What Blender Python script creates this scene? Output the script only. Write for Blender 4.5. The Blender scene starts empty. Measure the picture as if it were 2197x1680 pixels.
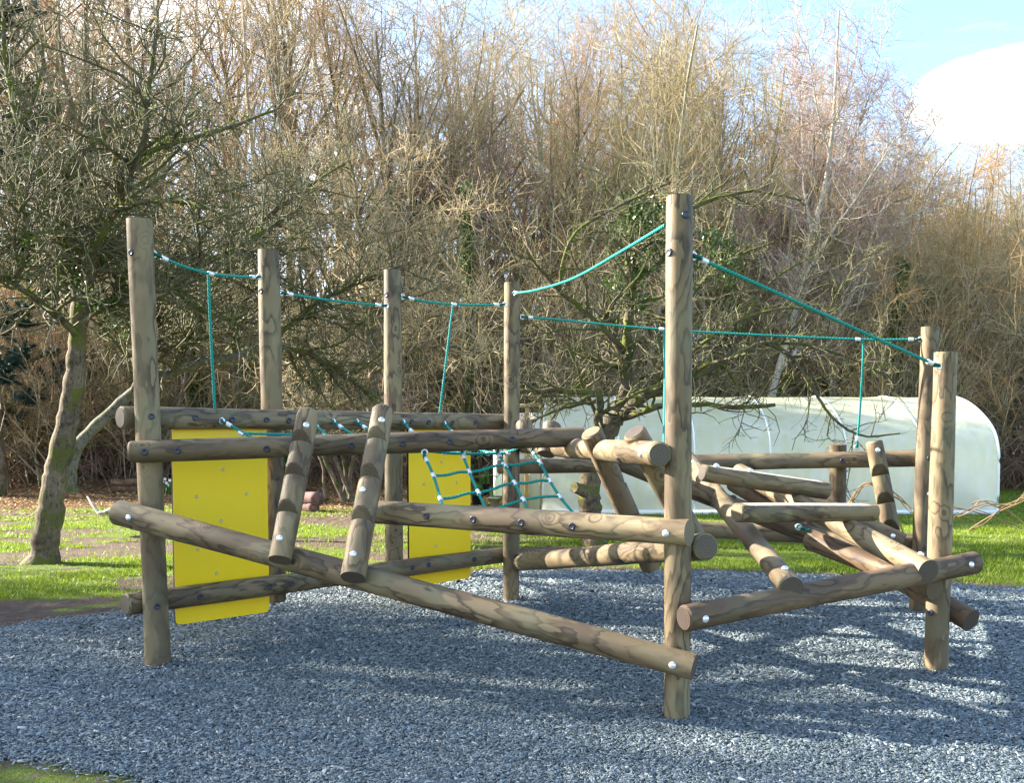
import bpy, math, random
import numpy as np
from mathutils import Vector, Matrix, Quaternion
PI = math.pi
rng = np.random.default_rng(7)
random.seed(7)
scene = bpy.context.scene
COL = scene.collection

# ------------------------------------------------------------------ camera
F, CX, CY, H = 2090.0, 1250.0, 1060.0, 1.41        # in pixels of a 2197 wide copy of the photo
TH = math.atan2(132, 2090)
cam = bpy.data.objects.new('camera', bpy.data.cameras.new('camera'))
COL.objects.link(cam); scene.camera = cam
cam.location = (0, 0, H); cam.rotation_euler = (PI/2 - TH, 0, 0)
cam.data.sensor_width = 36; cam.data.sensor_fit = 'HORIZONTAL'
cam.data.lens = 36*F/2197
cam.data.shift_x = (1098.5-CX)/2197; cam.data.shift_y = (CY-840)/2197
cam.data.clip_end = 2000; cam.data.clip_start = .05

def ray(px, py):
    u, v = (px-CX)/F, (CY-py)/F
    return Vector((u, math.cos(TH)+v*math.sin(TH), -math.sin(TH)+v*math.cos(TH)))
def P(px, py, Y):
    d = ray(px, py); s = Y/d.y
    return Vector((d.x*s, Y, H+d.z*s))
def G(px, py, z=0.0):
    d = ray(px, py); s = (z-H)/d.z
    return Vector((d.x*s, d.y*s, z))
def PL(px, py, A, B, off):
    """point on the pixel's ray in the vertical plane through A, B moved by off along its normal (left of A->B)"""
    d = Vector((B.x-A.x, B.y-A.y)).normalized(); n = Vector((-d.y, d.x))
    r = ray(px, py); o = Vector((A.x, A.y)) + n*off
    s = (n.dot(o))/(n.x*r.x+n.y*r.y)
    return Vector((r.x*s, r.y*s, H+r.z*s))

# ------------------------------------------------------------------ materials
def new_mat(name):
    m = bpy.data.materials.new(name); m.use_nodes = True
    nt = m.node_tree; nt.nodes.clear()
    return m, nt
class NT:
    def __init__(s, nt): s.nt = nt
    def n(s, t, **kw):
        nd = s.nt.nodes.new(t)
        for k, v in kw.items(): setattr(nd, k, v)
        return nd
    def link(s, a, b): s.nt.links.new(a, b)
    def setin(s, sock, v):
        if isinstance(v, bpy.types.NodeSocket): s.link(v, sock)
        elif v is not None: sock.default_value = v
    def math(s, op, a, b=None, c=None, clamp=False):
        nd = s.n('ShaderNodeMath', operation=op, use_clamp=clamp)
        for i, v in enumerate((a, b, c)):
            if v is not None: s.setin(nd.inputs[i], v)
        return nd.outputs[0]
    def vmath(s, op, a, b=None, sc=None):
        nd = s.n('ShaderNodeVectorMath', operation=op)
        s.setin(nd.inputs[0], a)
        if b is not None: s.setin(nd.inputs[1], b)
        if sc is not None: s.setin(nd.inputs['Scale'], sc)
        return nd.outputs[1] if op in ('LENGTH', 'DOT_PRODUCT', 'DISTANCE') else nd.outputs[0]
    def noise(s, vec, scale, detail=3, rough=.5, dim='3D', out=0):
        nd = s.n('ShaderNodeTexNoise'); nd.noise_dimensions = dim
        if vec is not None: s.link(vec, nd.inputs['Vector'])
        nd.inputs['Scale'].default_value = scale; nd.inputs['Detail'].default_value = detail
        nd.inputs['Roughness'].default_value = rough
        return nd.outputs[out]
    def mr(s, v, a, b, c=0., d=1., smooth=False):
        nd = s.n('ShaderNodeMapRange'); nd.clamp = True
        if smooth: nd.interpolation_type = 'SMOOTHSTEP'
        s.setin(nd.inputs['Value'], v)
        for k, x in zip(('From Min', 'From Max', 'To Min', 'To Max'), (a, b, c, d)): s.setin(nd.inputs[k], x)
        return nd.outputs[0]
    def mix(s, f, a, b, blend='MIX'):
        nd = s.n('ShaderNodeMix', data_type='RGBA', blend_type=blend)
        s.setin(nd.inputs[0], f)
        for i, v in ((6, a), (7, b)):
            if isinstance(v, tuple): v = (*v[:3], 1)
            s.setin(nd.inputs[i], v)
        return nd.outputs[2]
    def ramp(s, f, stops):
        nd = s.n('ShaderNodeValToRGB'); el = nd.color_ramp.elements
        while len(el) > 1: el.remove(el[-1])
        el[0].position = stops[0][0]; el[0].color = (*stops[0][1], 1)
        for p, c in stops[1:]:
            e = el.new(p); e.color = (*c, 1)
        s.link(f, nd.inputs[0]); return nd.outputs[0]
    def obj(s): return s.n('ShaderNodeTexCoord').outputs['Object']
    def bump(s, h, strength=.3, dist=.01):
        nd = s.n('ShaderNodeBump'); nd.inputs['Strength'].default_value = strength
        nd.inputs['Distance'].default_value = dist; s.link(h, nd.inputs['Height']); return nd.outputs[0]
    def out(s, sh, ):
        o = s.n('ShaderNodeOutputMaterial'); s.link(sh, o.inputs['Surface'])
    def bsdf(s, col, rough=.7, normal=None, metallic=0., spec=.4, trans=None):
        b = s.n('ShaderNodeBsdfPrincipled')
        s.setin(b.inputs['Base Color'], (*col, 1) if isinstance(col, tuple) else col)
        s.setin(b.inputs['Roughness'], rough); s.setin(b.inputs['Metallic'], metallic)
        b.inputs['Specular IOR Level'].default_value = spec
        if normal is not None: s.link(normal, b.inputs['Normal'])
        return b.outputs[0]

def mat_simple(name, col, rough=.6, metallic=0., spec=.4, var=0., vs=30.):
    m, nt = new_mat(name); t = NT(nt)
    c = col
    if var:
        f = t.noise(t.obj(), vs, 4)
        c = t.mix(t.mr(f, .3, .7), tuple(x*(1-var) for x in col), tuple(min(1, x*(1+var)) for x in col))
    t.out(t.bsdf(c, rough, None, metallic, spec)); return m

def mat_log(name, tint=(1, 1, 1), dark=1.0):
    """round-turned pine log: growth rings cut by the lathe, knots, heartwood patches. local Z is the log's axis"""
    m, nt = new_mat(name); t = NT(nt)
    tc = t.n('ShaderNodeTexCoord'); oi = t.n('ShaderNodeObjectInfo')
    off = t.n('ShaderNodeCombineXYZ')
    t.link(t.math('MULTIPLY', oi.outputs['Random'], 37.0), off.inputs[2])
    t.link(t.math('MULTIPLY', oi.outputs['Random'], 91.0), off.inputs[0])
    sep = t.n('ShaderNodeSeparateXYZ'); t.link(tc.outputs['Object'], sep.inputs[0])
    xy = t.n('ShaderNodeCombineXYZ'); t.link(sep.outputs[0], xy.inputs[0]); t.link(sep.outputs[1], xy.inputs[1])
    zc = t.n('ShaderNodeCombineXYZ'); t.link(sep.outputs[2], zc.inputs[2])
    zv = t.vmath('ADD', zc.outputs[0], off.outputs[0])
    wob = t.noise(zv, 1.1, 2, .5, out=1)
    wob = t.vmath('SCALE', t.vmath('SUBTRACT', wob, (.5, .5, .5)), sc=.11)
    pos = t.vmath('ADD', tc.outputs['Object'], off.outputs[0])
    xyw = t.vmath('ADD', xy.outputs[0], wob)
    sx = t.n('ShaderNodeSeparateXYZ'); t.link(xyw, sx.inputs[0])
    fl = t.n('ShaderNodeCombineXYZ'); t.link(sx.outputs[0], fl.inputs[0]); t.link(sx.outputs[1], fl.inputs[1])
    d = t.vmath('LENGTH', fl.outputs[0])
    # noise stretched along the axis
    st = t.vmath('MULTIPLY', pos, (1, 1, .28))
    n1 = t.noise(st, 13, 2, .5)
    d = t.math('ADD', d, t.math('MULTIPLY', t.math('SUBTRACT', n1, .5), .028))
    n1b = t.noise(st, 40, 2, .5)
    d = t.math('ADD', d, t.math('MULTIPLY', t.math('SUBTRACT', n1b, .5), .007))
    # knots
    vor = t.n('ShaderNodeTexVoronoi'); vor.inputs['Scale'].default_value = 5.2
    t.link(t.vmath('MULTIPLY', pos, (1, 1, .8)), vor.inputs['Vector'])
    kd = vor.outputs['Distance']
    kk = t.mr(kd, .04, .30, 1, 0, True)
    ksel = t.math('GREATER_THAN', t.n('ShaderNodeSeparateColor').outputs[0], .0)
    scn = t.n('ShaderNodeSeparateColor'); t.link(vor.outputs['Color'], scn.inputs[0])
    ksel = t.math('GREATER_THAN', scn.outputs[0], .35)
    kk = t.math('MULTIPLY', kk, ksel)
    d = t.math('SUBTRACT', d, t.math('MULTIPLY', kk, .020))
    # rings: thin dark late-wood lines
    ph = t.math('FRACT', t.math('DIVIDE', d, .0105))
    line = t.math('POWER', t.mr(ph, .25, .93, 0, 1, True), 2.5)
    line = t.math('MULTIPLY', line, t.mr(ph, .93, 1.0, 1, 0))
    lsel = t.mr(t.noise(st, 5, 2), .38, .55, .25, 1)
    line = t.math('MULTIPLY', line, lsel)
    big = t.math('FRACT', t.math('DIVIDE', d, .034))
    heart = t.mr(d, .030, .036, 1, 0)
    tone = t.noise(st, 4.5, 4, .6)
    base = t.ramp(tone, [(.28, (.125, .086, .045)), (.45, (.205, .148, .078)), (.60, (.265, .200, .110)), (.78, (.345, .270, .160))])
    fine = t.noise(t.vmath('MULTIPLY', pos, (1, 1, .05)), 190, 2)
    base = t.mix(t.mr(fine, .3, .7, 0, .30), base, (.17, .125, .08))
    patch = t.mr(t.noise(t.vmath('MULTIPLY', pos, (1, 1, .33)), 5.5, 3, .55), .50, .535, 0, .62)
    base = t.mix(patch, base, (.085, .056, .036))
    base = t.mix(t.math('MULTIPLY', heart, .7), base, (.09, .058, .038))
    base = t.mix(t.math('MULTIPLY', line, .82), base, (.034, .022, .014))
    green = t.mr(t.noise(pos, 3.3, 3), .5, .72, 0, .45)
    base = t.mix(green, base, (.20, .195, .115))
    kc = t.math('MULTIPLY', t.mr(kd, .035, .095, 1, 0, True), ksel)
    base = t.mix(t.math('MULTIPLY', kc, .85), base, (.065, .040, .028))
    # end grain
    sn = t.n('ShaderNodeSeparateXYZ'); t.link(tc.outputs['Normal'], sn.inputs[0])
    endf = t.mr(t.math('ABSOLUTE', sn.outputs[2]), .85, .97)
    rr = t.vmath('LENGTH', xy.outputs[0])
    er = t.math('FRACT', t.math('DIVIDE', t.math('ADD', rr, t.math('MULTIPLY', n1, .010)), .0125))
    endc = t.mix(t.mr(er, .3, 1.0), (.115, .088, .066), (.034, .025, .019))
    endc = t.mix(t.mr(t.noise(pos, 18, 3), .4, .65), endc, (.085, .07, .058))
    endc = t.mix(t.mr(oi.outputs['Random'], .55, .75, 0, .8), endc, t.mix(t.mr(er, .2, 1.0), (.25, .19, .11), (.11, .078, .045)))
    base = t.mix(endf, base, endc)
    base = t.mix(1.0, base, (tint[0]*dark, tint[1]*dark, tint[2]*dark), 'MULTIPLY')
    h = t.math('ADD', t.math('MULTIPLY', line, -.6), t.math('MULTIPLY', fine, .5))
    t.out(t.bsdf(base, t.mr(tone, .3, .7, .55, .75), t.bump(h, .25, .004), spec=.35))
    return m

def mat_bark(name, c1, c2, moss=None, mossamt=0., scale=18., dark=(.02, .016, .012), rough=.85):
    m, nt = new_mat(name); t = NT(nt)
    pos = t.obj()
    a = t.noise(pos, scale, 5, .65); b = t.noise(pos, scale*.17, 2)
    c = t.mix(t.mr(a, .35, .65), c1, c2)
    c = t.mix(t.mr(b, .45, .7, 0, .7), c, tuple(x*1.45 for x in c2))
    fis = t.noise(t.vmath('MULTIPLY', pos, (1, 1, .25)), scale*3, 4, .7)
    c = t.mix(t.mr(fis, .48, .36, 0, .8), c, dark)
    if moss:
        g = t.n('ShaderNodeNewGeometry'); sn = t.n('ShaderNodeSeparateXYZ'); t.link(g.outputs['Normal'], sn.inputs[0])
        f = t.math('ADD', t.noise(pos, 4.5, 4, .6), t.math('MULTIPLY', sn.outputs[2], .13))
        c = t.mix(t.mr(f, .60-mossamt*.3, .70-mossamt*.3), c, t.mix(a, moss, tuple(x*.45 for x in moss)))
    t.out(t.bsdf(c, rough, t.bump(fis, .6, .02), spec=.2)); return m

def mat_twig(name, c1, c2, scale=1.2, vary=.5):
    m, nt = new_mat(name); t = NT(nt)
    g = t.n('ShaderNodeNewGeometry'); oi = t.n('ShaderNodeObjectInfo')
    f = t.noise(t.obj(), scale, 3, .6)
    r = g.outputs['Random Per Island']
    c = t.mix(t.mr(t.math('ADD', t.math('MULTIPLY', f, 1.0), t.math('MULTIPLY', r, vary)), .35, .95), c1, c2)
    t.out(t.bsdf(c, .8, None, spec=.25)); return m

def mat_leaf(name, c1, c2, rough=.5, trans=.25):
    m, nt = new_mat(name); t = NT(nt)
    g = t.n('ShaderNodeNewGeometry')
    c = t.mix(g.outputs['Random Per Island'], c1, c2)
    b = t.bsdf(c, rough, None, spec=.35)
    tr = t.n('ShaderNodeBsdfTranslucent'); t.link(c, tr.inputs[0])
    mx = t.n('ShaderNodeMixShader'); mx.inputs[0].default_value = trans
    t.link(b, mx.inputs[1]); t.link(tr.outputs[0], mx.inputs[2]); t.out(mx.outputs[0]); return m

M = {}
M['log'] = mat_log('turned_log', (1, .98, .95), .90)
M['log_dark'] = mat_log('weathered_log', (.86, .80, .78), .80)
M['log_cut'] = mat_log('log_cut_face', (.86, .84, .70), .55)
M['log_red'] = mat_log('reddish_log', (.97, .85, .80), .82)
M['log_pale'] = mat_log('pale_log', (1.03, 1.0, .95), 1.02)
M['planed_sheen'] = mat_simple('planed_top_sheen', (.42, .37, .29), .5, var=.15, vs=14)  # pale planed wood, with the sheen of the sky put into its colour
M['cap'] = mat_simple('dark_bolt_cap', (.022, .022, .040), .38, 0, .5)
M['silver'] = mat_simple('galvanised', (.78, .79, .82), .28, .55, .6)
M['ferrule'] = mat_simple('ferrule_alu', (.74, .75, .78), .33, .35, .5)

def mat_rope():
    m, nt = new_mat('teal_rope'); t = NT(nt)
    uv = t.n('ShaderNodeTexCoord').outputs['UV']
    s = t.n('ShaderNodeSeparateXYZ'); t.link(uv, s.inputs[0])
    ph = t.math('FRACT', t.math('ADD', t.math('MULTIPLY', s.outputs[0], 3.0), t.math('MULTIPLY', s.outputs[1], 42.0)))
    h = t.math('SINE', t.math('MULTIPLY', ph, PI))
    c = t.mix(t.mr(h, .0, .55), (.002, .055, .050), (.008, .285, .235))
    fz = t.noise(t.obj(), 260, 2)
    c = t.mix(t.mr(fz, .4, .7, 0, .35), c, (.015, .36, .31))
    t.out(t.bsdf(c, .6, t.bump(h, .9, .006), spec=.3)); return m
M['rope'] = mat_rope()

def mat_panel():
    m, nt = new_mat('yellow_panel'); t = NT(nt)
    pos = t.obj()
    f = t.noise(pos, 3, 4, .6); g = t.noise(t.vmath('MULTIPLY', pos, (1, 1, .2)), 60, 2)
    c = t.mix(t.mr(f, .35, .7, 0, .5), (.99, .66, .001), (.98, .62, .002))
    sm = t.mr(t.noise(pos, 9, 5, .7), .66, .74, 0, .16)
    c = t.mix(sm, c, (.42, .25, .02))
    t.out(t.bsdf(c, t.mr(g, .3, .7, .32, .46), t.bump(g, .05, .002), spec=.5)); return m
M['panel'] = mat_panel()
M['panel_edge'] = mat_simple('panel_core', (.022, .014, .010), .6)
M['screw'] = mat_simple('screw_head', (.62, .52, .25), .35, .5)

# ------------------------------------------------------------------ mesh helpers
def mesh_np(name, V, Q=None, T=None, smooth=False, uv=None, attrs=None):
    me = bpy.data.meshes.new(name)
    V = np.asarray(V, dtype=np.float32).reshape(-1, 3)
    Q = np.zeros((0, 4), np.int32) if Q is None or len(Q) == 0 else np.asarray(Q, np.int32).reshape(-1, 4)
    T = np.zeros((0, 3), np.int32) if T is None or len(T) == 0 else np.asarray(T, np.int32).reshape(-1, 3)
    me.vertices.add(len(V)); me.vertices.foreach_set('co', V.ravel())
    nl = Q.size+T.size
    me.loops.add(nl); me.loops.foreach_set('vertex_index', np.concatenate([Q.ravel(), T.ravel()]).astype(np.int32))
    npoly = len(Q)+len(T); me.polygons.add(npoly)
    ls = np.concatenate([np.arange(len(Q))*4, Q.size+np.arange(len(T))*3]).astype(np.int32)
    me.polygons.foreach_set('loop_start', ls)
    if smooth: me.polygons.foreach_set('use_smooth', np.ones(npoly, bool))
    if uv is not None:
        l = me.uv_layers.new(name='UVMap'); l.data.foreach_set('uv', np.asarray(uv, np.float32).ravel())
    for k, (dom, val) in (attrs or {}).items():
        a = me.attributes.new(k, 'FLOAT', dom); a.data.foreach_set('value', np.asarray(val, np.float32))
    me.update(calc_edges=True); me.validate()
    return me
def link(name, me, mats, parent=None, mw=None):
    o = bpy.data.objects.new(name, me); COL.objects.link(o)
    if me is not None:
        if not isinstance(mats, (list, tuple)): mats = [mats]
        if len(me.materials) == 0:
            for m in mats: me.materials.append(m)
    if parent is not None: o.parent = parent
    WM[o.name] = mw if mw is not None else Matrix.Identity(4)
    pm = WM[parent.name] if parent is not None else Matrix.Identity(4)
    o.matrix_basis = pm.inverted() @ WM[o.name]
    return o
WM = {}
def empty(name, loc, label=None, cat=None, group=None):
    o = bpy.data.objects.new(name, None); COL.objects.link(o); o.empty_display_size = .2
    WM[o.name] = Matrix.Translation(loc); o.matrix_basis = WM[o.name]
    tag(o, label, cat, group); return o
def tag(o, label=None, cat=None, group=None, kind=None):
    if label: o['label'] = label
    if cat: o['category'] = cat
    if group: o['group'] = group
    if kind: o['kind'] = kind
    return o

def norm(a): return a/np.maximum(np.linalg.norm(a, axis=-1, keepdims=True), 1e-9)
class MB:
    """collects verts / quads / tris"""
    def __init__(s): s.v = []; s.q = []; s.t = []; s.n = 0
    def add(s, V, Q=None, T=None):
        V = np.asarray(V, float).reshape(-1, 3)
        if Q is not None and len(Q): s.q.append(np.asarray(Q, int).reshape(-1, 4)+s.n)
        if T is not None and len(T): s.t.append(np.asarray(T, int).reshape(-1, 3)+s.n)
        s.v.append(V); s.n += len(V)
    def tubes(s, pts, rad, k=4, cap=True):
        pts = np.asarray(pts, float); rad = np.asarray(rad, float)
        if pts.ndim == 2: pts = pts[None]; rad = rad[None]
        B, n, _ = pts.shape
        tan = np.empty_like(pts); tan[:, 1:-1] = pts[:, 2:]-pts[:, :-2]; tan[:, 0] = pts[:, 1]-pts[:, 0]; tan[:, -1] = pts[:, -1]-pts[:, -2]
        tan = norm(tan); mt = norm(pts[:, -1]-pts[:, 0])
        ref = np.where(np.abs(mt[:, 2:3]) > .8, np.array([[1., 0, 0]]), np.array([[0, 0, 1.]]))
        u = norm(np.cross(tan, ref[:, None, :])); w = np.cross(tan, u)
        a = np.arange(k)*2*PI/k
        V = pts[:, :, None, :]+rad[:, :, None, None]*(np.cos(a)[None, None, :, None]*u[:, :, None, :]+np.sin(a)[None, None, :, None]*w[:, :, None, :])
        base = (np.arange(B)*n*k)[:, None, None]; ii = (np.arange(n-1)*k)[None, :, None]; jj = np.arange(k)[None, None, :]; j2 = (jj+1) % k
        Q = np.stack([base+ii+jj, base+ii+j2, base+ii+k+j2, base+ii+k+jj], -1).reshape(-1, 4)
        s.add(V.reshape(-1, 3), Q)
        if cap and k > 3:
            s.n -= 0
    def box(s, c, size, R=None):
        c = np.asarray(c, float); h = np.asarray(size, float)/2
        V = np.array([[x, y, z] for z in (-1, 1) for y in (-1, 1) for x in (-1, 1)], float)*h
        if R is not None: V = V @ np.asarray(R).T
        s.add(V+c, [[0, 2, 3, 1], [4, 5, 7, 6], [0, 1, 5, 4], [2, 6, 7, 3], [0, 4, 6, 2], [1, 3, 7, 5]])
    def mesh(s, name, smooth=False):
        V = np.concatenate(s.v) if s.v else np.zeros((0, 3))
        return mesh_np(name, V, np.concatenate(s.q) if s.q else None, np.concatenate(s.t) if s.t else None, smooth)

def frame_z(p0, p1, xdir=Vector((0, -1, 0))):
    z = (p1-p0).normalized(); x = xdir - z*xdir.dot(z)
    if x.length < 1e-4: x = Vector((1, 0, 0)) - z*z.x
    x.normalize(); y = z.cross(x)
    m = Matrix((x, y, z)).transposed().to_4x4(); m.translation = p0
    return m

# ------------------------------------------------------------------ the climbing frame
class Log: pass
LOGS = {}
FRAME = None
def log(key, name, p0, p1, r0, r1, mat='log', xdir=None, notches=(), flat=None, label=None, wob=.0015):
    L = (p1-p0).length; K = 36
    xdir = xdir or Vector((0, -1, 0))
    Mx = frame_z(p0, p1, xdir)
    ch = .012
    zs = [0, ch] + list(np.linspace(.06, L-.06, max(6, int(L/.14)))) + [L-ch, L]
    for (ts, ln, dm) in notches:
        zs += list(np.linspace(ts*L-ln, ts*L, 9)) + [ts*L+.001]
    if flat:
        g = .10
        while g < L-.03: zs += [g-.004, g-.0015, g+.0015, g+.004]; g += .105
    zs = sorted(set(round(z, 5) for z in zs if 0 <= z <= L))
    a = np.arange(K)*2*PI/K
    seed = random.random()*100; rings = []
    for z in zs:
        r = r0+(r1-r0)*z/L
        if z == 0 or z == L: r -= ch*.75
        r += wob*math.sin(z*5+seed)
        x = r*np.cos(a); y = r*np.sin(a)*(1+.012*math.sin(z*2.3+seed*2))
        lim = 9
        for (ts, ln, dm) in notches:
            if ts*L-ln < z <= ts*L+.0002: lim = r-dm*(z-(ts*L-ln))/ln
        if flat:
            lim = r*flat
            gz = (z+.005) % .105
            k = round((z-.10)/.105)
            if abs(z-(.10+.105*k)) < .002 and .05 < z < L-.03: lim -= .005
        x = np.minimum(x, lim)
        rings.append(np.stack([x, y, np.full(K, z)], 1))
    V = np.concatenate(rings+[np.array([[0, 0, 0], [0, 0, L]])])
    n = len(zs); Q = []; T = []
    for i in range(n-1):
        for j in range(K): Q.append((i*K+j, i*K+(j+1) % K, (i+1)*K+(j+1) % K, (i+1)*K+j))
    for j in range(K):
        T.append((n*K, (j+1) % K, j)); T.append((n*K+1, (n-1)*K+j, (n-1)*K+(j+1) % K))
    me = mesh_np(name, V, Q, T)
    # shade smooth round the barrel, sharp at ends and cuts
    me.polygons.foreach_set('use_smooth', np.array([True]*len(Q)+[False]*len(T)))
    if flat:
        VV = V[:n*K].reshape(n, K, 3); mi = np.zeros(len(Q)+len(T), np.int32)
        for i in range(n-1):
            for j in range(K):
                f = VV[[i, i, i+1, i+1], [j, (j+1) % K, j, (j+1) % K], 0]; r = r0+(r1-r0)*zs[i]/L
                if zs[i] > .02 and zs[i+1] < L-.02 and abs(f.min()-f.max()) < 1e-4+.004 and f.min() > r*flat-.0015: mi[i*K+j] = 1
        me.materials.append(M[mat]); me.materials.append(M['planed_sheen']); me.polygons.foreach_set('material_index', mi)
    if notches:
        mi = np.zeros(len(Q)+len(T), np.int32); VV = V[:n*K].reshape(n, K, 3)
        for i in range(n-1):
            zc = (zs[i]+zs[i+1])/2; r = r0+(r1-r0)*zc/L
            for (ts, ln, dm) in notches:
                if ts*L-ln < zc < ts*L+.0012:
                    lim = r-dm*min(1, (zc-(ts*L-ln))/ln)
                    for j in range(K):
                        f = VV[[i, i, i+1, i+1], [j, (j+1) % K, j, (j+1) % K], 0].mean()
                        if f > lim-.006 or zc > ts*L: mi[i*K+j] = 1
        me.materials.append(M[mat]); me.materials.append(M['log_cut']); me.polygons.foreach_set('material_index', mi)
    try: me.set_sharp_from_angle(angle=math.radians(28))
    except Exception: pass
    o = link(name, me, M[mat], FRAME, Mx)
    if label: o['label'] = label
    g = Log(); g.o = o; g.p0 = p0; g.p1 = p1; g.r0 = r0; g.r1 = r1; g.L = L; LOGS[key] = g
    return g

def lathe_mesh(name, prof, k=18):
    V = []; Q = []; T = []
    for r, z in prof: V += [(r*math.cos(i*2*PI/k), r*math.sin(i*2*PI/k), z) for i in range(k)]
    for i in range(len(prof)-1):
        for j in range(k): Q.append((i*k+j, i*k+(j+1) % k, (i+1)*k+(j+1) % k, (i+1)*k+j))
    c = len(V); V.append((0, 0, prof[-1][1]))
    for j in range(k): T.append(((len(prof)-1)*k+j, (len(prof)-1)*k+(j+1) % k, c))
    return mesh_np(name, V, Q, T, True)
CAP = lathe_mesh('bolt_cap', [(.0185, -.006), (.0195, .003), (.0185, .0065), (.013, .009), (.012, .0075), (.004, .0078)])
DOME = lathe_mesh('bolt_dome', [(.0180, -.006), (.0180, .002), (.0165, .006), (.012, .0105), (.006, .0128)])
CAP.materials.append(M['cap']); DOME.materials.append(M['silver'])
def bolt(key, px, py, silver=False, s=1.0):
    g = LOGS[key]; o = Vector((0, 0, H)); d = ray(px, py).normalized()
    ax = (g.p1-g.p0).normalized(); w = o-g.p0
    # ray against the cylinder
    r = (g.r0+g.r1)/2
    dp = d-ax*d.dot(ax); wp = w-ax*w.dot(ax)
    a = dp.dot(dp); b = 2*dp.dot(wp); c = wp.dot(wp)-r*r
    disc = b*b-4*a*c
    t = (-b-math.sqrt(disc))/(2*a) if disc > 0 else -b/(2*a)
    p = o+d*t
    tt = (p-g.p0).dot(ax); rr = g.r0+(g.r1-g.r0)*tt/g.L
    q = g.p0+ax*tt; nrm = (p-q).normalized()
    m = frame_z(q+nrm*(rr-.001), q+nrm*(rr+.1)) @ Matrix.Scale(s, 4)
    bo = link('bolt', DOME if silver else CAP, None, g.o, m)
    return bo

def smooth_path(pts, per=8):
    p = [Vector(x) for x in pts]; out = []
    if len(p) == 2: return [p[0].lerp(p[1], i/per) for i in range(per+1)]
    q = [2*p[0]-p[1]]+p+[2*p[-1]-p[-2]]
    for i in range(1, len(q)-2):
        for j in range(per):
            t = j/per
            out.append(.5*((2*q[i])+(q[i+1]-q[i-1])*t+(2*q[i-1]-5*q[i]+4*q[i+1]-q[i+2])*t*t+(3*q[i]-q[i-1]-3*q[i+1]+q[i+2])*t**3))
    return out+[p[-1]]
def sag(p, q, s, n=10):
    return [p.lerp(q, i/n)-Vector((0, 0, s*4*(i/n)*(1-i/n))) for i in range(n+1)]
def rope_geo(paths, r=.0085, k=10):
    Vs = []; Qs = []; UV = []; base = 0
    for path in paths:
        pts = np.array([list(p) for p in path]); n = len(pts)
        b = MB(); b.tubes(pts, np.full(n, r), k); V = b.v[0]; Q = b.q[0]
        dist = np.concatenate([[0], np.cumsum(np.linalg.norm(np.diff(pts, axis=0), axis=1))])
        for i in range(n-1):
            for j in range(k):
                UV += [(j/k, dist[i]), ((j+1)/k, dist[i]), ((j+1)/k, dist[i+1]), (j/k, dist[i+1])]
        Vs.append(V); Qs.append(Q+base); base += len(V)
    return mesh_np('rope', np.concatenate(Vs), np.concatenate(Qs), None, True, UV)
def rope(paths, name='rope', r=.0085, parent=None):
    o = link(name, rope_geo(paths, r), M['rope'], parent or FRAME, Matrix.Identity(4)); return o
FER = lathe_mesh('ferrule', [(.009, -.020), (.0135, -.0195), (.0142, -.014), (.0142, .014), (.0135, .0195), (.009, .020)], 14)
FER.materials.append(M['ferrule'])
def ferrule(par, p, d, s=1.0):
    d = Vector(d).normalized()
    return link('ferrule', FER, None, par, frame_z(p, p+d, Vector((.3, -1, .2))) @ Matrix.Scale(s, 4))
def torus_mesh(name, R, r, k=16, m=8):
    V = []; Q = []
    for i in range(k):
        for j in range(m):
            a, b = i*2*PI/k, j*2*PI/m
            V.append(((R+r*math.cos(b))*math.cos(a), (R+r*math.cos(b))*math.sin(a), r*math.sin(b)))
            Q.append((i*m+j, ((i+1) % k)*m+j, ((i+1) % k)*m+(j+1) % m, i*m+(j+1) % m))
    return mesh_np(name, V, Q, None, True)
EYE = torus_mesh('eye_bolt', .017, .0055); EYE.materials.append(M['silver'])
THIM = torus_mesh('thimble', .021, .0095); THIM.materials.append(M['rope'])
def eye(par, p, d, s=1.0, thim=True):
    d = Vector(d).normalized(); side = d.cross(Vector((0, 0, 1)))
    if side.length < .2: side = d.cross(Vector((1, 0, 0)))
    side.normalize()
    link('eye_bolt', EYE, None, par, frame_z(p, p+side, d) @ Matrix.Scale(s, 4))
    if thim:
        up = d.cross(side)
        link('rope_eye', THIM, None, par, frame_z(p+d*.022*s, p+d*.022*s+up, d) @ Matrix.Scale(s*.9, 4))

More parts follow.
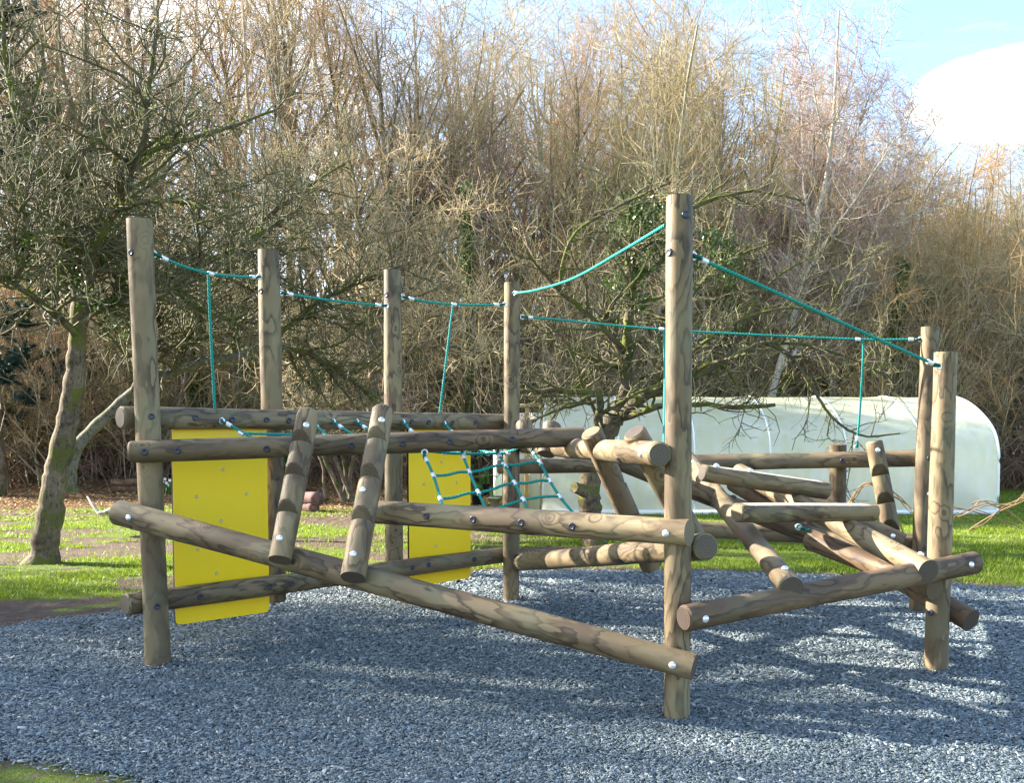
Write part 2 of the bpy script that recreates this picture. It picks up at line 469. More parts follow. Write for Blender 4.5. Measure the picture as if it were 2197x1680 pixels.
def build_frame():
    global FRAME
    A = G(329, 1440)+Vector((0, .07, 0)); B = G(1455, 1558)+Vector((0, .065, 0)); C = G(2016, 1450)+Vector((0, .065, 0))
    D = G(1975, 1320)+Vector((0, .065, 0)); E = G(1095, 1297)+Vector((0, .065, 0))
    FRAME = empty('climbing_frame', (0, 6.2, 0), 'timber climbing frame of turned logs with teal ropes and two yellow panels', 'climbing frame')
    down = Vector((0, 0, -.12))
    def wr(px, Y): return px/2*Y/F
    def post(key, base, tx, ty, w0, w1, mat='log', label=None, Yt=None):
        top = P(tx, ty, Yt or base.y)
        log(key, 'post', base+down, top, wr(w0, base.y), wr(w1, base.y), mat, label=label)
    post('A', A, 299, 471, 52, 50, label='left front post with three dark bolt caps')
    post('B', B, 1458, 422, 58, 57, label='tallest post, at the front in the middle')
    post('C', C, 2029, 756, 52, 48, label='short front right post with dark stained grain')
    post('D', D, 1996, 702, 37, 37, 'log_dark', label='rear right post with wavy dark grain')
    post('E', E, 1099, 607, 35, 34, label='rear post where the two rope runs meet')
    off = lambda px, py, a, b, o: PL(px, py, a, b, o)
    # hanging posts and panels of the left rear wall (normal of A->E points away from the camera)
    def lg(key, name, pa, wa, pb, wb, mat='log', **kw):
        return log(key, name, pa, pb, wr(wa, pa.y), wr(wb, pb.y), mat, **kw)
    n1 = lambda px, py, o: PL(px, py, A, E, o)
    lg('P2', 'post', n1(592, 1291, .285), 44, n1(576, 537, .285), 44, 'log')
    lg('P3', 'post', n1(846, 1240, .285), 38, n1(842, 580, .285), 37, 'log')
    lg('U', 'beam', n1(257, 896, .135), 48, n1(1104, 906, .135), 33, 'log')
    lg('W', 'beam', n1(268, 1298, .135), 49, n1(1096, 1189, .135), 33, 'log')
    AB = lambda px, py, o: PL(px, py, A, B, o)          # negative: towards the camera
    Mend = P(1251, 937, 6.32)
    lg('M', 'beam', AB(277, 970, -.135), 48, Mend, 43, 'log_dark', label='dark weathered upper beam carrying the net')
    lg('K', 'beam', AB(252, 1099, -.135), 54, AB(1490, 1432, -.130), 59, 'log', label='long sloping beam across the front')
    lg('L', 'beam', P(798, 1098, 5.52), 51, P(1479, 1143, 4.595), 59, 'log_pale')
    lg('N', 'beam', P(1416, 975, 4.60), 57, P(1122, 955, 8.14), 34, 'log_pale')
    lg('X', 'beam', P(1516, 1173, 4.66), 58, P(1104, 1209, 8.16), 35, 'log')
    nf = Vector((-.33, -.94, .15))
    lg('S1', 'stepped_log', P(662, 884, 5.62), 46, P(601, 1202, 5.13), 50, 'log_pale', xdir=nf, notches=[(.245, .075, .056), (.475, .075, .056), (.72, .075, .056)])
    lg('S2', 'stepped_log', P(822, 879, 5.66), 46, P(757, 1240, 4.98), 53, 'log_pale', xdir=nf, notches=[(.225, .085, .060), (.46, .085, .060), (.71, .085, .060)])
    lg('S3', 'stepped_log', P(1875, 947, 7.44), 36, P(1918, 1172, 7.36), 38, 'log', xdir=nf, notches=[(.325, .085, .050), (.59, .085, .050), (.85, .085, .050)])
    nb = Vector((.8, .6, 0))
    lg('J1', 'stepped_log', P(1268, 926, 5.60), 46, P(1398, 1215, 6.0), 48, 'log_pale', xdir=nb, notches=[(.40, .10, .04), (.72, .10, .04)])
    lg('J2', 'stepped_log', P(1360, 926, 4.95), 50, P(1492, 1160, 5.25), 54, 'log_pale', xdir=nb, notches=[(.45, .10, .04), (.75, .10, .04)])
    lg('J3', 'stepped_log', P(1186, 910, 6.90), 38, P(1172, 975, 6.80), 38, 'log')
    lg('J4', 'stepped_log', P(1124, 910, 7.85), 36, P(1127, 950, 7.70), 36, 'log')
    lg('R', 'beam', P(1068, 1002, 8.20), 32, P(1988, 983, D.y+.135), 36, 'log')
    lg('F', 'post', P(1797, 1150, 7.95), 36, P(1798, 954, 7.90), 36, 'log_dark', label='short post standing up behind the rear beam')
    lg('AA', 'beam', P(1092, 1112, 8.2), 36, P(1968, 1163, D.y+.135), 34, 'log')
    lg('Q', 'beam', P(1466, 1328, B.y-.135), 58, P(2090, 1208, C.y-.135), 49, 'log_red', label='brownish low beam sloping up to the right at the front')
    lg('T', 'beam', P(1474, 984, 7.55), 36, P(1699, 1263, 4.80), 51, 'log', label='sloping log lying on the low front beam')
    lg('G2', 'beam', P(1585, 1012, 7.4), 37, P(1992, 1226, 5.22), 52, 'log')
    up = Vector((0, -.16, 1))
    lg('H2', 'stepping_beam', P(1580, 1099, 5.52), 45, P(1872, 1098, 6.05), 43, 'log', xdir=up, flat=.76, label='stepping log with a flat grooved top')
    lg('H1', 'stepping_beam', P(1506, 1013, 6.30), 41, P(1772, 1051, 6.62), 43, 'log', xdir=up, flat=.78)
    lg('P', 'beam', P(1738, 1158, 6.35), 45, P(2006, 1264, 5.47), 49, 'log_red', label='reddish log running under the low beam')
    lg('V3', 'beam', P(1572, 1036, 7.4), 36, P(2084, 1332, 5.62), 51, 'log_red')
    lg('Z', 'beam', P(1318, 987, 6.35), 38, P(1850, 1192, 6.6), 40, 'log_dark')
    lg('BB', 'beam', P(1660, 1036, 7.6), 36, P(1939, 1163, 7.25), 36, 'log')
    # bolts
    for k, l in {'A': [(325, 894), (281, 541), (337, 1302)], 'B': [(1471, 460), (1436, 541)], 'C': [(1997, 1315)], 'D': [(1994, 983), (1988, 1177)],
                 'E': [(1109, 907), (1094, 1005), (1107, 1195)], 'P2': [(560, 624)], 'P3': [(829, 632)],
                 'U': [(419.5, 897), (498, 900), (572, 901), (620, 902), (884, 905), (920, 906), (971, 907), (1020, 907)],
                 'M': [(310, 970), (380, 968), (572, 963), (754, 956), (864, 952), (965, 948), (1099, 943)],
                 'L': [(915, 1108), (1015, 1115), (1118, 1122), (1227, 1130)],
                 'W': [(430, 1281), (579, 1259), (626, 1253), (885, 1218), (920, 1212), (1018, 1200)],
                 'N': [(1328, 986)], 'X': [(1330, 1202)], 'R': [(1807, 989)], 'Z': [(1575, 1066)]}.items():
        for p in l: bolt(k, *p)
    for k, l in {'L': [(1428, 1145)], 'K': [(277, 1111), (1442, 1429)], 'S1': [(657, 912), (600, 1155)], 'S2': [(819, 901), (778, 1051), (758, 1189)],
                 'N': [(1374, 974)], 'T': [(1684, 1218), (1488, 992)], 'G2': [(1977, 1188)], 'Q': [(1514, 1329), (2084, 1212)], 'S3': [(1884, 966)],
                 'BB': [(1916, 1150)], 'D': [(1993, 1060)], 'H1': [(1538, 998), (1610, 1009)]}.items():
        for p in l: bolt(k, *p, silver=True)
    # yellow panels: rounded sheet of 20 mm, its back bolted behind the beams
    def panel(corners, screws, o=.205):
        pts = [n1(x, y, o) for x, y in corners]
        ex = Vector((E.x-A.x, E.y-A.y, 0)).normalized(); ez = Vector((0, 0, 1)); ny = ex.cross(ez)     # ny towards camera
        org = pts[0]
        uv = [((p-org).dot(ex), (p-org).dot(ez)) for p in pts]
        out = []; n = len(uv); rc = .035
        for i in range(n):
            p = Vector(uv[i]); a = (Vector(uv[i-1])-p).normalized(); b = (Vector(uv[(i+1) % n])-p).normalized()
            q0, q1 = p+a*rc, p+b*rc
            for k in range(7):
                t = k/6; out.append(q0*(1-t)**2+p*2*t*(1-t)+q1*t*t)
        nn = len(out); th = .010; ch = .002
        mx = Matrix((ex, ny, ez)).transposed().to_4x4(); mx.translation = org
        c = sum(out, Vector((0, 0)))/nn
        V = []
        for y, s in ((th, ch), (th-ch, 0), (-th, 0)):
            for q in out:
                dd = (c-q).normalized()*s; V.append((q.x+dd.x, y, q.y+dd.y))
        me = bpy.data.meshes.new('panel')
        faces = [tuple(range(nn)), tuple(reversed(range(2*nn, 3*nn)))]
        for r in (0, 1):
            for j in range(nn): faces.append((r*nn+(j+1) % nn, r*nn+j, (r+1)*nn+j, (r+1)*nn+(j+1) % nn))
        me.from_pydata(V, [], faces); me.update()
        import bmesh
        bm = bmesh.new(); bm.from_mesh(me); bmesh.ops.recalc_face_normals(bm, faces=bm.faces); bm.to_mesh(me); bm.free()
        me.materials.append(M['panel']); me.materials.append(M['panel_edge'])
        for i, f in enumerate(me.polygons): f.material_index = 1 if i >= 2+nn else 0
        po = link('panel', me, M['panel'], FRAME, mx)
        for x, y in screws:
            s = n1(x, y, o-th-.0005)
            link('screw', SCREW, None, po, frame_z(s, s+ny) )
        return po
    global SCREW
    SCREW = lathe_mesh('screw', [(.0125, -.003), (.0125, .001), (.010, .004), (.006, .0045), (.005, .002)], 14); SCREW.materials.append(M['screw'])
    cv = lambda x, y, X0: ((X0+x/2.745)*.718, (1150+y/2.745)*.718)
    p1 = panel([(367, 912), (375.5, 1342), (577, 1313), (570, 912)], [cv(x, y, 300) for x, y in ((1006, 693), (789, 917), (1198, 895), (990, 1117), (798, 1350), (952, 1545))])
    p1['label'] = 'larger yellow panel beside the left front post'
    p2 = panel([(874.5, 912), (877, 1262), (1008, 1240), (1008, 912)], [cv(x, y, 900) for x, y in ((1153, 635), (1007, 815), (1275, 800), (1105, 1323))])
    p2['label'] = 'narrower yellow panel in the middle, behind the net'
    # ropes
    def dr(path, i=0): return (path[1]-path[0]) if i == 0 else (path[-1]-path[-2])
    def run(path, eyes=(True, True), fer=.07, r=.0088):
        o = rope([path], r=r)
        tot = sum((b-a).length for a, b in zip(path, path[1:]))
        def at(dist):
            acc = 0
            for a, b in zip(path, path[1:]):
                l = (b-a).length
                if acc+l >= dist: return a.lerp(b, (dist-acc)/l), (b-a)
                acc += l
            return path[-1], path[-1]-path[-2]
        if eyes[0]:
            eye(o, path[0], path[1]-path[0]); ferrule(o, *at(fer))
        if eyes[1]:
            eye(o, path[-1], path[-2]-path[-1]); ferrule(o, *at(tot-fer))
        return o
    Ax = lambda px, py: P(px, py, A.y)
    j = n1(452, 587, .05); a1 = n1(330, 545, 0); b1 = n1(556, 594, .26)
    o = run(smooth_path([a1, a1.lerp(j, .5)-Vector((0, 0, .012)), j, j.lerp(b1, .55)-Vector((0, 0, .006)), b1], 8)); ferrule(o, j, b1-a1)
    v = smooth_path([n1(447, 590, .05), n1(449, 640, .055), n1(455, 770, .10), n1(461, 876, .12)], 8); rope([v], parent=o)
    run(smooth_path([n1(603, 628, .285), n1(715, 645, .285), n1(829, 656, .26)], 8))
    j = n1(974, 653, .15); a1 = n1(864, 637, .285); b1 = n1(1083, 653, -.02)
    o = run(smooth_path([a1, a1.lerp(j, .5)-Vector((0, 0, .01)), j, j.lerp(b1, .5)-Vector((0, 0, .005)), b1], 8)); ferrule(o, j, b1-a1)
    v = smooth_path([n1(972, 656, .15), n1(966, 700, .15), n1(954, 800, .14), n1(943, 888, .13)], 8); rope([v], parent=o)
    def EB(px, py, w): return P(px, py, 1/(1/(E.y)*(1-w)+1/(B.y)*w))
    run(smooth_path([P(1104, 629, E.y-.08), EB(1150, 622, .13), EB(1230, 597, .37), EB(1330, 541, .66), EB(1428, 482, .93)], 8), (True, False))
    yy = lambda px: 1/((1/E.y)+(px-1099)/(1995-1099)*(1/D.y-1/E.y))
    pts = [P(x, y, yy(x)) for x, y in ((1121, 680), (1200, 686), (1320, 698), (1427, 707), (1487, 711), (1660, 720), (1848, 728), (1975, 728))]
    o = run(smooth_path(pts, 6)); ferrule(o, P(1841, 728, yy(1841)), pts[-1]-pts[0]); ferrule(o, P(1420, 706, yy(1420)), pts[-1]-pts[0])
    v = smooth_path([P(1848, 730, yy(1848)), P(1852, 742, 7.6), P(1850, 800, 7.62), P(1845, 880, 7.65), P(1838, 960, 7.68)], 8)
    o2 = rope([v], parent=o); eye(o2, v[-1], v[-2]-v[-1]); ferrule(o2, P(1839.5, 941, 7.675), v[-2]-v[-1])
    v = smooth_path([P(1424, 708, yy(1424)), P(1426, 790, 7.7), P(1425, 880, 7.2), P(1424, 965, 6.6)], 8); rope([v], parent=o)
    run(smooth_path([P(1488, 549, B.y), P(1660, 625, 4.98), P(1850, 712, 5.32), P(2014, 786, C.y-.07)], 8))
    # the net hanging from the dark beam
    def nm(px, py, t): return P(px, py, 6.02+.00145*(px-911)*.9-.55*t)
    Vn = [[(911, 978), (930, 1021), (945, 1071), (952, 1105)], [(992, 972), (1007, 1013), (1026, 1057), (1050, 1110)],
          [(1068, 971), (1083, 998), (1104, 1037), (1123, 1073), (1144, 1115)], [(1142, 966), (1159, 993), (1180, 1032), (1201, 1066), (1236, 1108)]]
    T4 = [[0, .3, .7, 1], [0, .3, .7, 1], [0, .2, .45, .7, 1], [0, .2, .45, .7, 1]]
    V3 = [[nm(x, y, t) for (x, y), t in zip(v, tt)] for v, tt in zip(Vn, T4)]
    vert = [smooth_path(v, 8) for v in V3]
    hor = []
    def hz(a, b, s=.012): return sag(a, b, s, 8)
    R1 = [V3[0][1], V3[1][1], V3[2][1], V3[3][1]]; R2 = [V3[0][2], V3[1][2], V3[2][2], V3[3][2]]
    left3 = nm(1060, 1093, .85)
    for row in (R1, R2):
        pts = [row[0]]
        for a, b in zip(row, row[1:]): pts += [a.lerp(b, .35)+Vector((0, 0, -.004)), a.lerp(b, .7)+Vector((0, 0, .006)), b]
        hor.append(smooth_path(pts, 4))
    hor.append(smooth_path([left3, V3[2][3], V3[2][3].lerp(V3[3][3], .6)+Vector((0, 0, .008)), V3[3][3]], 6))
    net = rope(vert+hor, 'climbing_net', .0088)
    net['label'] = 'side net of teal rope below the dark beam'
    for v in V3:
        for i in range(1, len(v)-1):
            ferrule(net, v[i], v[i+1]-v[i-1])
        eye(net, v[0]+Vector((0, 0, .02)), Vector((0, 0, -1))); ferrule(net, v[0].lerp(v[1], .22), v[1]-v[0])
    # the level net sagging between the two upper beams
    gU = LOGS['U']; gM = LOGS['M']; axU = (gU.p1-gU.p0).normalized(); axM = (gM.p1-gM.p0).normalized()
    inw = Vector((.745, -.667, 0))
    top = []
    hooks = [(476, 903), (668, 904), (716, 905), (766, 905), (866, 906), (954, 909)]
    mpx = [600, 760, 850, 915, 1020, 1120]
    ends = []
    for (hx, hy), mx_ in zip(hooks, mpx):
        a = n1(hx, hy, .06)
        b = P(mx_, 955-(mx_-600)*.022, 5.95+.0011*(mx_-600)) + Vector((-.02, .09, -.035))
        ends.append((a, b))
    def tp(i, t):
        s = (.0, .02, .03, .04, .10, .11)[i]
        a, b = ends[i]; p = a.lerp(b, t); return p-Vector((0, 0, s*4*t*(1-t)+.02*t))
    for i in range(len(ends)): top.append([tp(i, k/10) for k in range(11)])
    for t in (.33, .6, .85): top.append(smooth_path([tp(i, t)-Vector((0, 0, .012)) for i in range(len(ends))], 6))
    net2 = rope(top, 'climbing_net', .0088)
    net2['label'] = 'level net of teal rope sagging between the two upper beams'
    for i in range(len(ends)):
        a, b = ends[i]; d = tp(i, .1)-a
        eye(net2, a, d); ferrule(net2, tp(i, .12), d)
        for t in (.33, .6, .85): ferrule(net2, tp(i, t)-Vector((0, 0, .012)), tp(i, t+.05)-tp(i, t))
    # small eye with a tuft of rope on the dark log of the right bay
    q = P(1713, 1131, 6.33); o = rope([smooth_path([q, q+Vector((.03, -.01, -.012)), q+Vector((.07, 0, -.02))], 5)]); eye(o, q, Vector((1, 0, -.3)))
build_frame()
# ------------------------------------------------------------------ value noise
def vnoise(x, y, seed=0):
    x = np.asarray(x, float); y = np.asarray(y, float)
    xi = np.floor(x).astype(np.int64); yi = np.floor(y).astype(np.int64); fx = x-xi; fy = y-yi
    def h(a, b):
        n = (a*374761393+b*668265263+seed*982451653) & 0xffffffff
        n = ((n ^ (n >> 13))*1274126177) & 0xffffffff
        return ((n ^ (n >> 16)) & 0xffff)/65535.
    u = fx*fx*(3-2*fx); v = fy*fy*(3-2*fy)
    return (h(xi, yi)*(1-u)+h(xi+1, yi)*u)*(1-v)+(h(xi, yi+1)*(1-u)+h(xi+1, yi+1)*u)*v
def fbm(x, y, s, seed=0, o=4):
    r = 0; a = .5
    for i in range(o): r = r+a*vnoise(x*s, y*s, seed+i); s *= 2; a *= .5
    return r/.94
def sstep(x, a, b):
    t = np.clip((x-a)/(b-a), 0, 1); return t*t*(3-2*t)

# ------------------------------------------------------------------ ground
def gz(x, y):
    x = np.asarray(x, float); y = np.asarray(y, float)
    z = np.maximum(0, y-20.5)*.075*(1-sstep(x, -1.5, 3.5))
    z = np.minimum(z, 1.2)
    z = z+sstep(y, 40, 85)*9.0
    return z
PAD = np.array([(-.6, 3.45), (1.0, 3.1), (2.8, 3.1), (4.6, 3.7), (6.1, 5.0), (6.6, 6.4), (6.2, 7.5), (4.6, 8.25), (3.3, 8.95), (2.3, 9.45), (1.0, 9.72), (0, 9.8), (-.9, 9.75), (-1.9, 9.35), (-2.8, 8.6), (-3.55, 7.6), (-4.1, 6.95), (-4.75, 6.0), (-4.75, 5.2), (-3.9, 4.55), (-2.45, 4.14), (-1.8, 3.93), (-1.2, 3.68)])
def smooth_poly(p, per=6):
    n = len(p); out = []
    for i in range(n):
        a, b, c, d = p[i-1], p[i], p[(i+1) % n], p[(i+2) % n]
        for k in range(per):
            t = k/per
            out.append(.5*((2*b)+(c-a)*t+(2*a-5*b+4*c-d)*t*t+(3*b-a-3*c+d)*t**3))
    return np.array(out)
PADS = smooth_poly(PAD)
PADS = PADS+np.stack([(vnoise(PADS[:, 0]*3, PADS[:, 1]*3, 5)-.5)*.10, (vnoise(PADS[:, 0]*3, PADS[:, 1]*3, 6)-.5)*.10], 1)
def inside(x, y, poly=PADS):
    r = np.zeros(x.shape, bool); n = len(poly); j = n-1
    for i in range(n):
        xi, yi = poly[i]; xj, yj = poly[j]
        c = ((yi > y) != (yj > y)) & (x < (xj-xi)*(y-yi)/(yj-yi+1e-12)+xi)
        r ^= c; j = i
    return r
def pad_dist(x, y):
    d = np.full(x.shape, 1e9)
    for i in range(len(PADS)):
        a = PADS[i-1]; b = PADS[i]; ab = b-a
        t = np.clip(((x-a[0])*ab[0]+(y-a[1])*ab[1])/(ab@ab), 0, 1)
        d = np.minimum(d, np.hypot(x-a[0]-t*ab[0], y-a[1]-t*ab[1]))
    return np.where(inside(x, y), -d, d)
def masks(x, y):
    """mud 0..1 and leaf litter 0..1"""
    n = fbm(x*.55, y*1.5, 1.0, 11); n2 = fbm(x, y, 2.6, 21)
    left = 1-sstep(x, -.6, 2.2)
    m = sstep(n+.40*(n2-.5)-.10*(1-left), .49, .60)*(.30+.70*left)
    ring = 1-sstep(pad_dist(x, y)+.35*(n2-.5), .12, .75)
    m = np.maximum(m, ring*.95*(.45+.55*sstep(y, 4.5, 6)))
    # bare patch under the middle tree
    m = np.maximum(m, 1-sstep(np.hypot((x+.3)/1.5, (y-11.4)/1.0)+.7*(n2-.5), .55, 1.0))
    lit = sstep(y+2.2*(n-.5)+1.2*(n2-.5)-.25*np.maximum(x+4, 0), 17.6, 18.9)*(1-sstep(x, -2.6, -1.2))
    lit = np.maximum(lit, sstep(y+2*(n-.5), 23.5, 25))
    m = m*(1-lit)
    return m, lit
def build_ground():
    def axis(lo, hi, step, far):
        a = list(np.arange(lo, hi+1e-6, step)); g = step
        b = []; x = hi
        while x < far: g *= 1.35; x += g; b.append(x)
        c = []; x = lo; g = step
        while x > -far: g *= 1.35; x -= g; c.append(x)
        return np.array(c[::-1]+a+b)
    xs = axis(-12, 14, .16, 300); ys = axis(2, 30, .16, 300)
    X, Y = np.meshgrid(xs, ys)
    Z = gz(X, Y)+(.035*(fbm(X, Y, .9, 3)-.5)+.02*(fbm(X, Y, 3.5, 4)-.5))*sstep(pad_dist(X.ravel(), Y.ravel()).reshape(X.shape), .0, .8)
    mud, lit = masks(X.ravel(), Y.ravel())
    Z = Z-.02*mud.reshape(X.shape)*sstep(Y, 5, 9)
    Z = np.where(inside(X.ravel(), Y.ravel()).reshape(X.shape), -.02, Z)
    V = np.stack([X, Y, Z], -1).reshape(-1, 3); nx, ny = len(xs), len(ys)
    i = (np.arange(ny-1)*nx)[:, None]+np.arange(nx-1)[None]
    Q = np.stack([i, i+1, i+nx+1, i+nx], -1).reshape(-1, 4)
    me = mesh_np('ground', V, Q, None, True, None, {'mud': ('POINT', mud), 'litter': ('POINT', lit)})
    m, nt = new_mat('ground_soil_grass'); t = NT(nt); pos = t.obj()
    am = t.n('ShaderNodeAttribute', attribute_name='mud').outputs['Fac']; al = t.n('ShaderNodeAttribute', attribute_name='litter').outputs['Fac']
    f1 = t.noise(pos, 9, 5, .65); f2 = t.noise(pos, 55, 4, .7); f3 = t.noise(pos, 1.3, 3)
    grass = t.mix(t.mr(f2, .35, .65), (.055, .085, .012), (.13, .185, .020))
    grass = t.mix(t.mr(f3, .4, .65, 0, .55), grass, (.14, .16, .03))
    soil = t.mix(t.mr(f2, .3, .7), (.055, .037, .028), (.125, .088, .066))
    soil = t.mix(t.mr(f1, .45, .7), soil, (.145, .108, .080))
    litc = t.mix(t.mr(f2, .35, .65), (.11, .062, .028), (.33, .21, .105))
    mm = t.mr(t.math('ADD', am, t.math('MULTIPLY', t.math('SUBTRACT', f1, .5), .9)), .35, .6)
    c = t.mix(mm, grass, soil)
    c = t.mix(t.mr(t.math('ADD', al, t.math('MULTIPLY', t.math('SUBTRACT', f1, .5), .8)), .4, .6), c, litc)
    h = t.math('ADD', f2, t.math('MULTIPLY', f1, 1.5))
    t.out(t.bsdf(c, .9, t.bump(h, .8, .03), spec=.15))
    tag(link('ground', me, m), kind='structure')
build_ground()

def build_pad():
    n = len(PADS); c = np.array([1.0, 6.3]); rings = []
    fr = [1.0, .994, .98, .94, .75, .55, .3]
    V = []
    for k, f in enumerate(fr):
        p = c+(PADS-c)*f; z = [-.03, .001, .006, .014, .018, .018, .018][k]
        V.append(np.column_stack([p, np.full(n, z)]))
    V = np.concatenate(V+[np.array([[c[0], c[1], .018]])]); Q = []; T = []
    for k in range(len(fr)-1):
        for j in range(n): Q.append((k*n+j, k*n+(j+1) % n, (k+1)*n+(j+1) % n, (k+1)*n+j))
    for j in range(n): T.append(((len(fr)-1)*n+j, (len(fr)-1)*n+(j+1) % n, len(fr)*n))
    me = mesh_np('gravel_pad', V, Q, T, True)
    m, nt = new_mat('chipping_bed'); t = NT(nt); pos = t.obj()
    f = t.noise(pos, 85, 3, .7)
    vo = t.n('ShaderNodeTexVoronoi'); vo.inputs['Scale'].default_value = 42; t.link(t.vmath('ADD', pos, t.vmath('SCALE', t.noise(pos, 20, 2, out=1), sc=.03)), vo.inputs['Vector'])
    sc = t.n('ShaderNodeSeparateColor'); t.link(vo.outputs['Color'], sc.inputs[0])
    c = t.ramp(sc.outputs[0], [(0, (.03, .04, .042)), (.4, (.075, .10, .105)), (.8, (.13, .16, .165)), (1, (.22, .25, .25))])
    c = t.mix(t.mr(f, .45, .3, 0, .7), c, (.02, .025, .03))
    t.out(t.bsdf(c, .7, t.bump(t.math('ADD', sc.outputs[1], f), 1.0, .012), spec=.3))
    tag(link('gravel_bed', me, m), kind='structure')
    # loose slate chips
    N = 430000
    u = rng.random(N); Y = 2.9*(10.3/2.9)**u; px = rng.uniform(-60, 2260, N)
    X = (px-CX)/F*Y*1.0
    ok = (pad_dist(X, Y) < .04+.12*(rng.random(N)**4)*(rng.random(N) < .5)); X, Y = X[ok], Y[ok]; n = len(X)
    d = pad_dist(X, Y)
    z = .018+rng.uniform(0, .016, n); z = z-.016*sstep(d, -.30, .02)
    s = (.0056+.0009*np.maximum(Y-4, 0))*rng.lognormal(0, .30, n)
    lx = s*rng.uniform(1.1, 2.2, n); ly = s*rng.uniform(.35, .75, n); lz = s*rng.uniform(.10, .24, n)
    cor = np.array([(-1, -1, -1), (1, -1, -1), (1, 1, -1), (-1, 1, -1), (-1, -1, 1), (1, -1, 1), (1, 1, 1), (-1, 1, 1)], float)
    V = cor[None]*np.stack([lx, ly, lz], 1)[:, None, :]
    V[:, :, :2] *= rng.uniform(.55, 1.15, (n, 8, 1)); V[:, 4:, :2] *= .88
    yaw = rng.uniform(0, 2*PI, n); tx = rng.normal(0, .30, n); ty = rng.normal(0, .30, n)
    def rot(V, a, i, j):
        c, s_ = np.cos(a)[:, None], np.sin(a)[:, None]; A, B_ = V[:, :, i].copy(), V[:, :, j].copy()
        V[:, :, i] = c*A-s_*B_; V[:, :, j] = s_*A+c*B_
    rot(V, tx, 1, 2); rot(V, ty, 0, 2); rot(V, yaw, 0, 1)
    V += np.stack([X, Y, z], 1)[:, None, :]
    q = np.array([(4, 5, 6, 7), (0, 1, 5, 4), (1, 2, 6, 5), (2, 3, 7, 6), (3, 0, 4, 7)])
    Q = (q[None]+(np.arange(n)*8)[:, None, None]).reshape(-1, 4)
    sh = np.repeat(rng.random(n), 5)
    me = mesh_np('slate_chippings', V.reshape(-1, 3), Q, None, False, None, {'shade': ('FACE', sh)})
    m, nt = new_mat('slate_chip'); t = NT(nt)
    a = t.n('ShaderNodeAttribute', attribute_name='shade').outputs['Fac']
    c = t.ramp(a, [(0, (.060, .078, .084)), (.35, (.105, .136, .146)), (.7, (.155, .192, .200)), (.93, (.23, .262, .262)), (1, (.44, .45, .42))])
    c = t.mix(t.mr(t.noise(t.obj(), .9, 3), .35, .65, 0, .35), c, t.mix(1.0, c, (.72, .80, .86), 'MULTIPLY'))
    t.out(t.bsdf(c, .55, None, spec=.5))
    tag(link('slate_chippings', me, m), 'blue grey slate chippings spread under the climbing frame', 'gravel', kind='stuff')
build_pad()

def build_grass():
    def blades(N, y0, y1, pxr, hh, ww, name, label):
        u = rng.random(N); Y = y0*(y1/y0)**u; px = rng.uniform(*pxr, N); X = (px-CX)/F*Y
        mud, lit = masks(X, Y); d = pad_dist(X, Y)
        clump = fbm(X, Y, 2.2, 77); keep = (rng.random(N) < (1-mud*.93)*(1-lit*.97)*sstep(d, .05, .5)*(.35+1.0*sstep(clump, .35, .6)))
        X, Y, clump = X[keep], Y[keep], clump[keep]; n = len(X)
        h = hh*rng.uniform(.5, 1.3, n)*(.6+.8*clump)*(.75+.25*sstep(X, 0, 3)); w = ww*rng.uniform(.7, 1.3, n)*(1+.05*np.maximum(Y-8, 0))
        a = rng.uniform(0, 2*PI, n); lean = rng.uniform(.1, .8, n); la = rng.uniform(0, 2*PI, n)
        b = np.stack([X, Y, gz(X, Y)-.012], 1); dx = np.stack([np.cos(a), np.sin(a), 0*a], 1)*w[:, None]
        ld = np.stack([np.cos(la)*lean, np.sin(la)*lean, 1-.3*lean], 1)
        V = np.stack([b-dx, b+dx, b+ld*h[:, None]*.6+dx*.6, b+ld*h[:, None]*.6-dx*.6, b+ld*h[:, None]+np.stack([np.cos(la), np.sin(la), 0*la], 1)*(h*.35*lean)[:, None]], 1)
        o = (np.arange(n)*5)[:, None]
        return V.reshape(-1, 3), o+np.array([[0, 1, 2, 3]]), o+np.array([[3, 2, 4]])
    V1, Q1, T1 = blades(330000, 8.2, 30, (-120, 2320), .060, .0042, '', '')
    V2, Q2, T2 = blades(9000, 3.2, 4.6, (-250, 700), .05, .003, '', '')
    o = len(V1)
    me = mesh_np('grass', np.concatenate([V1, V2]), np.concatenate([Q1, Q2+o]), np.concatenate([T1, T2+o]))
    m = mat_leaf('grass_blade', (.085, .140, .010), (.270, .355, .024), .5, .45)
    tag(link('grass', me, m), 'short green grass with bare muddy patches around the chippings', 'grass', kind='stuff')
build_grass()

def leaf_cards(C, size, rng, flat=0., bend=True):
    """one bent leaf (two quads folded on the midrib) per centre"""
    n = len(C); a = norm(rng.normal(size=(n, 3))); 
    if flat: a[:, 2] *= (1-flat); a = norm(a)
    up = rng.normal(size=(n, 3)); 
    if flat: up[:, 2] += 6*flat
    b = norm(np.cross(norm(up), a)); nn = np.cross(a, b); s = size*rng.uniform(.6, 1.3, n)[:, None]
    p0 = C-a*s; p1 = C+a*s; l0 = C+b*s*.62+nn*s*.22; r0 = C-b*s*.62+nn*s*.22
    V = np.stack([p0, l0, p1, r0], 1).reshape(-1, 3)
    o = (np.arange(n)*4)[:, None]
    return V, np.concatenate([o+np.array([[0, 1, 2]]), o+np.array([[0, 2, 3]])])

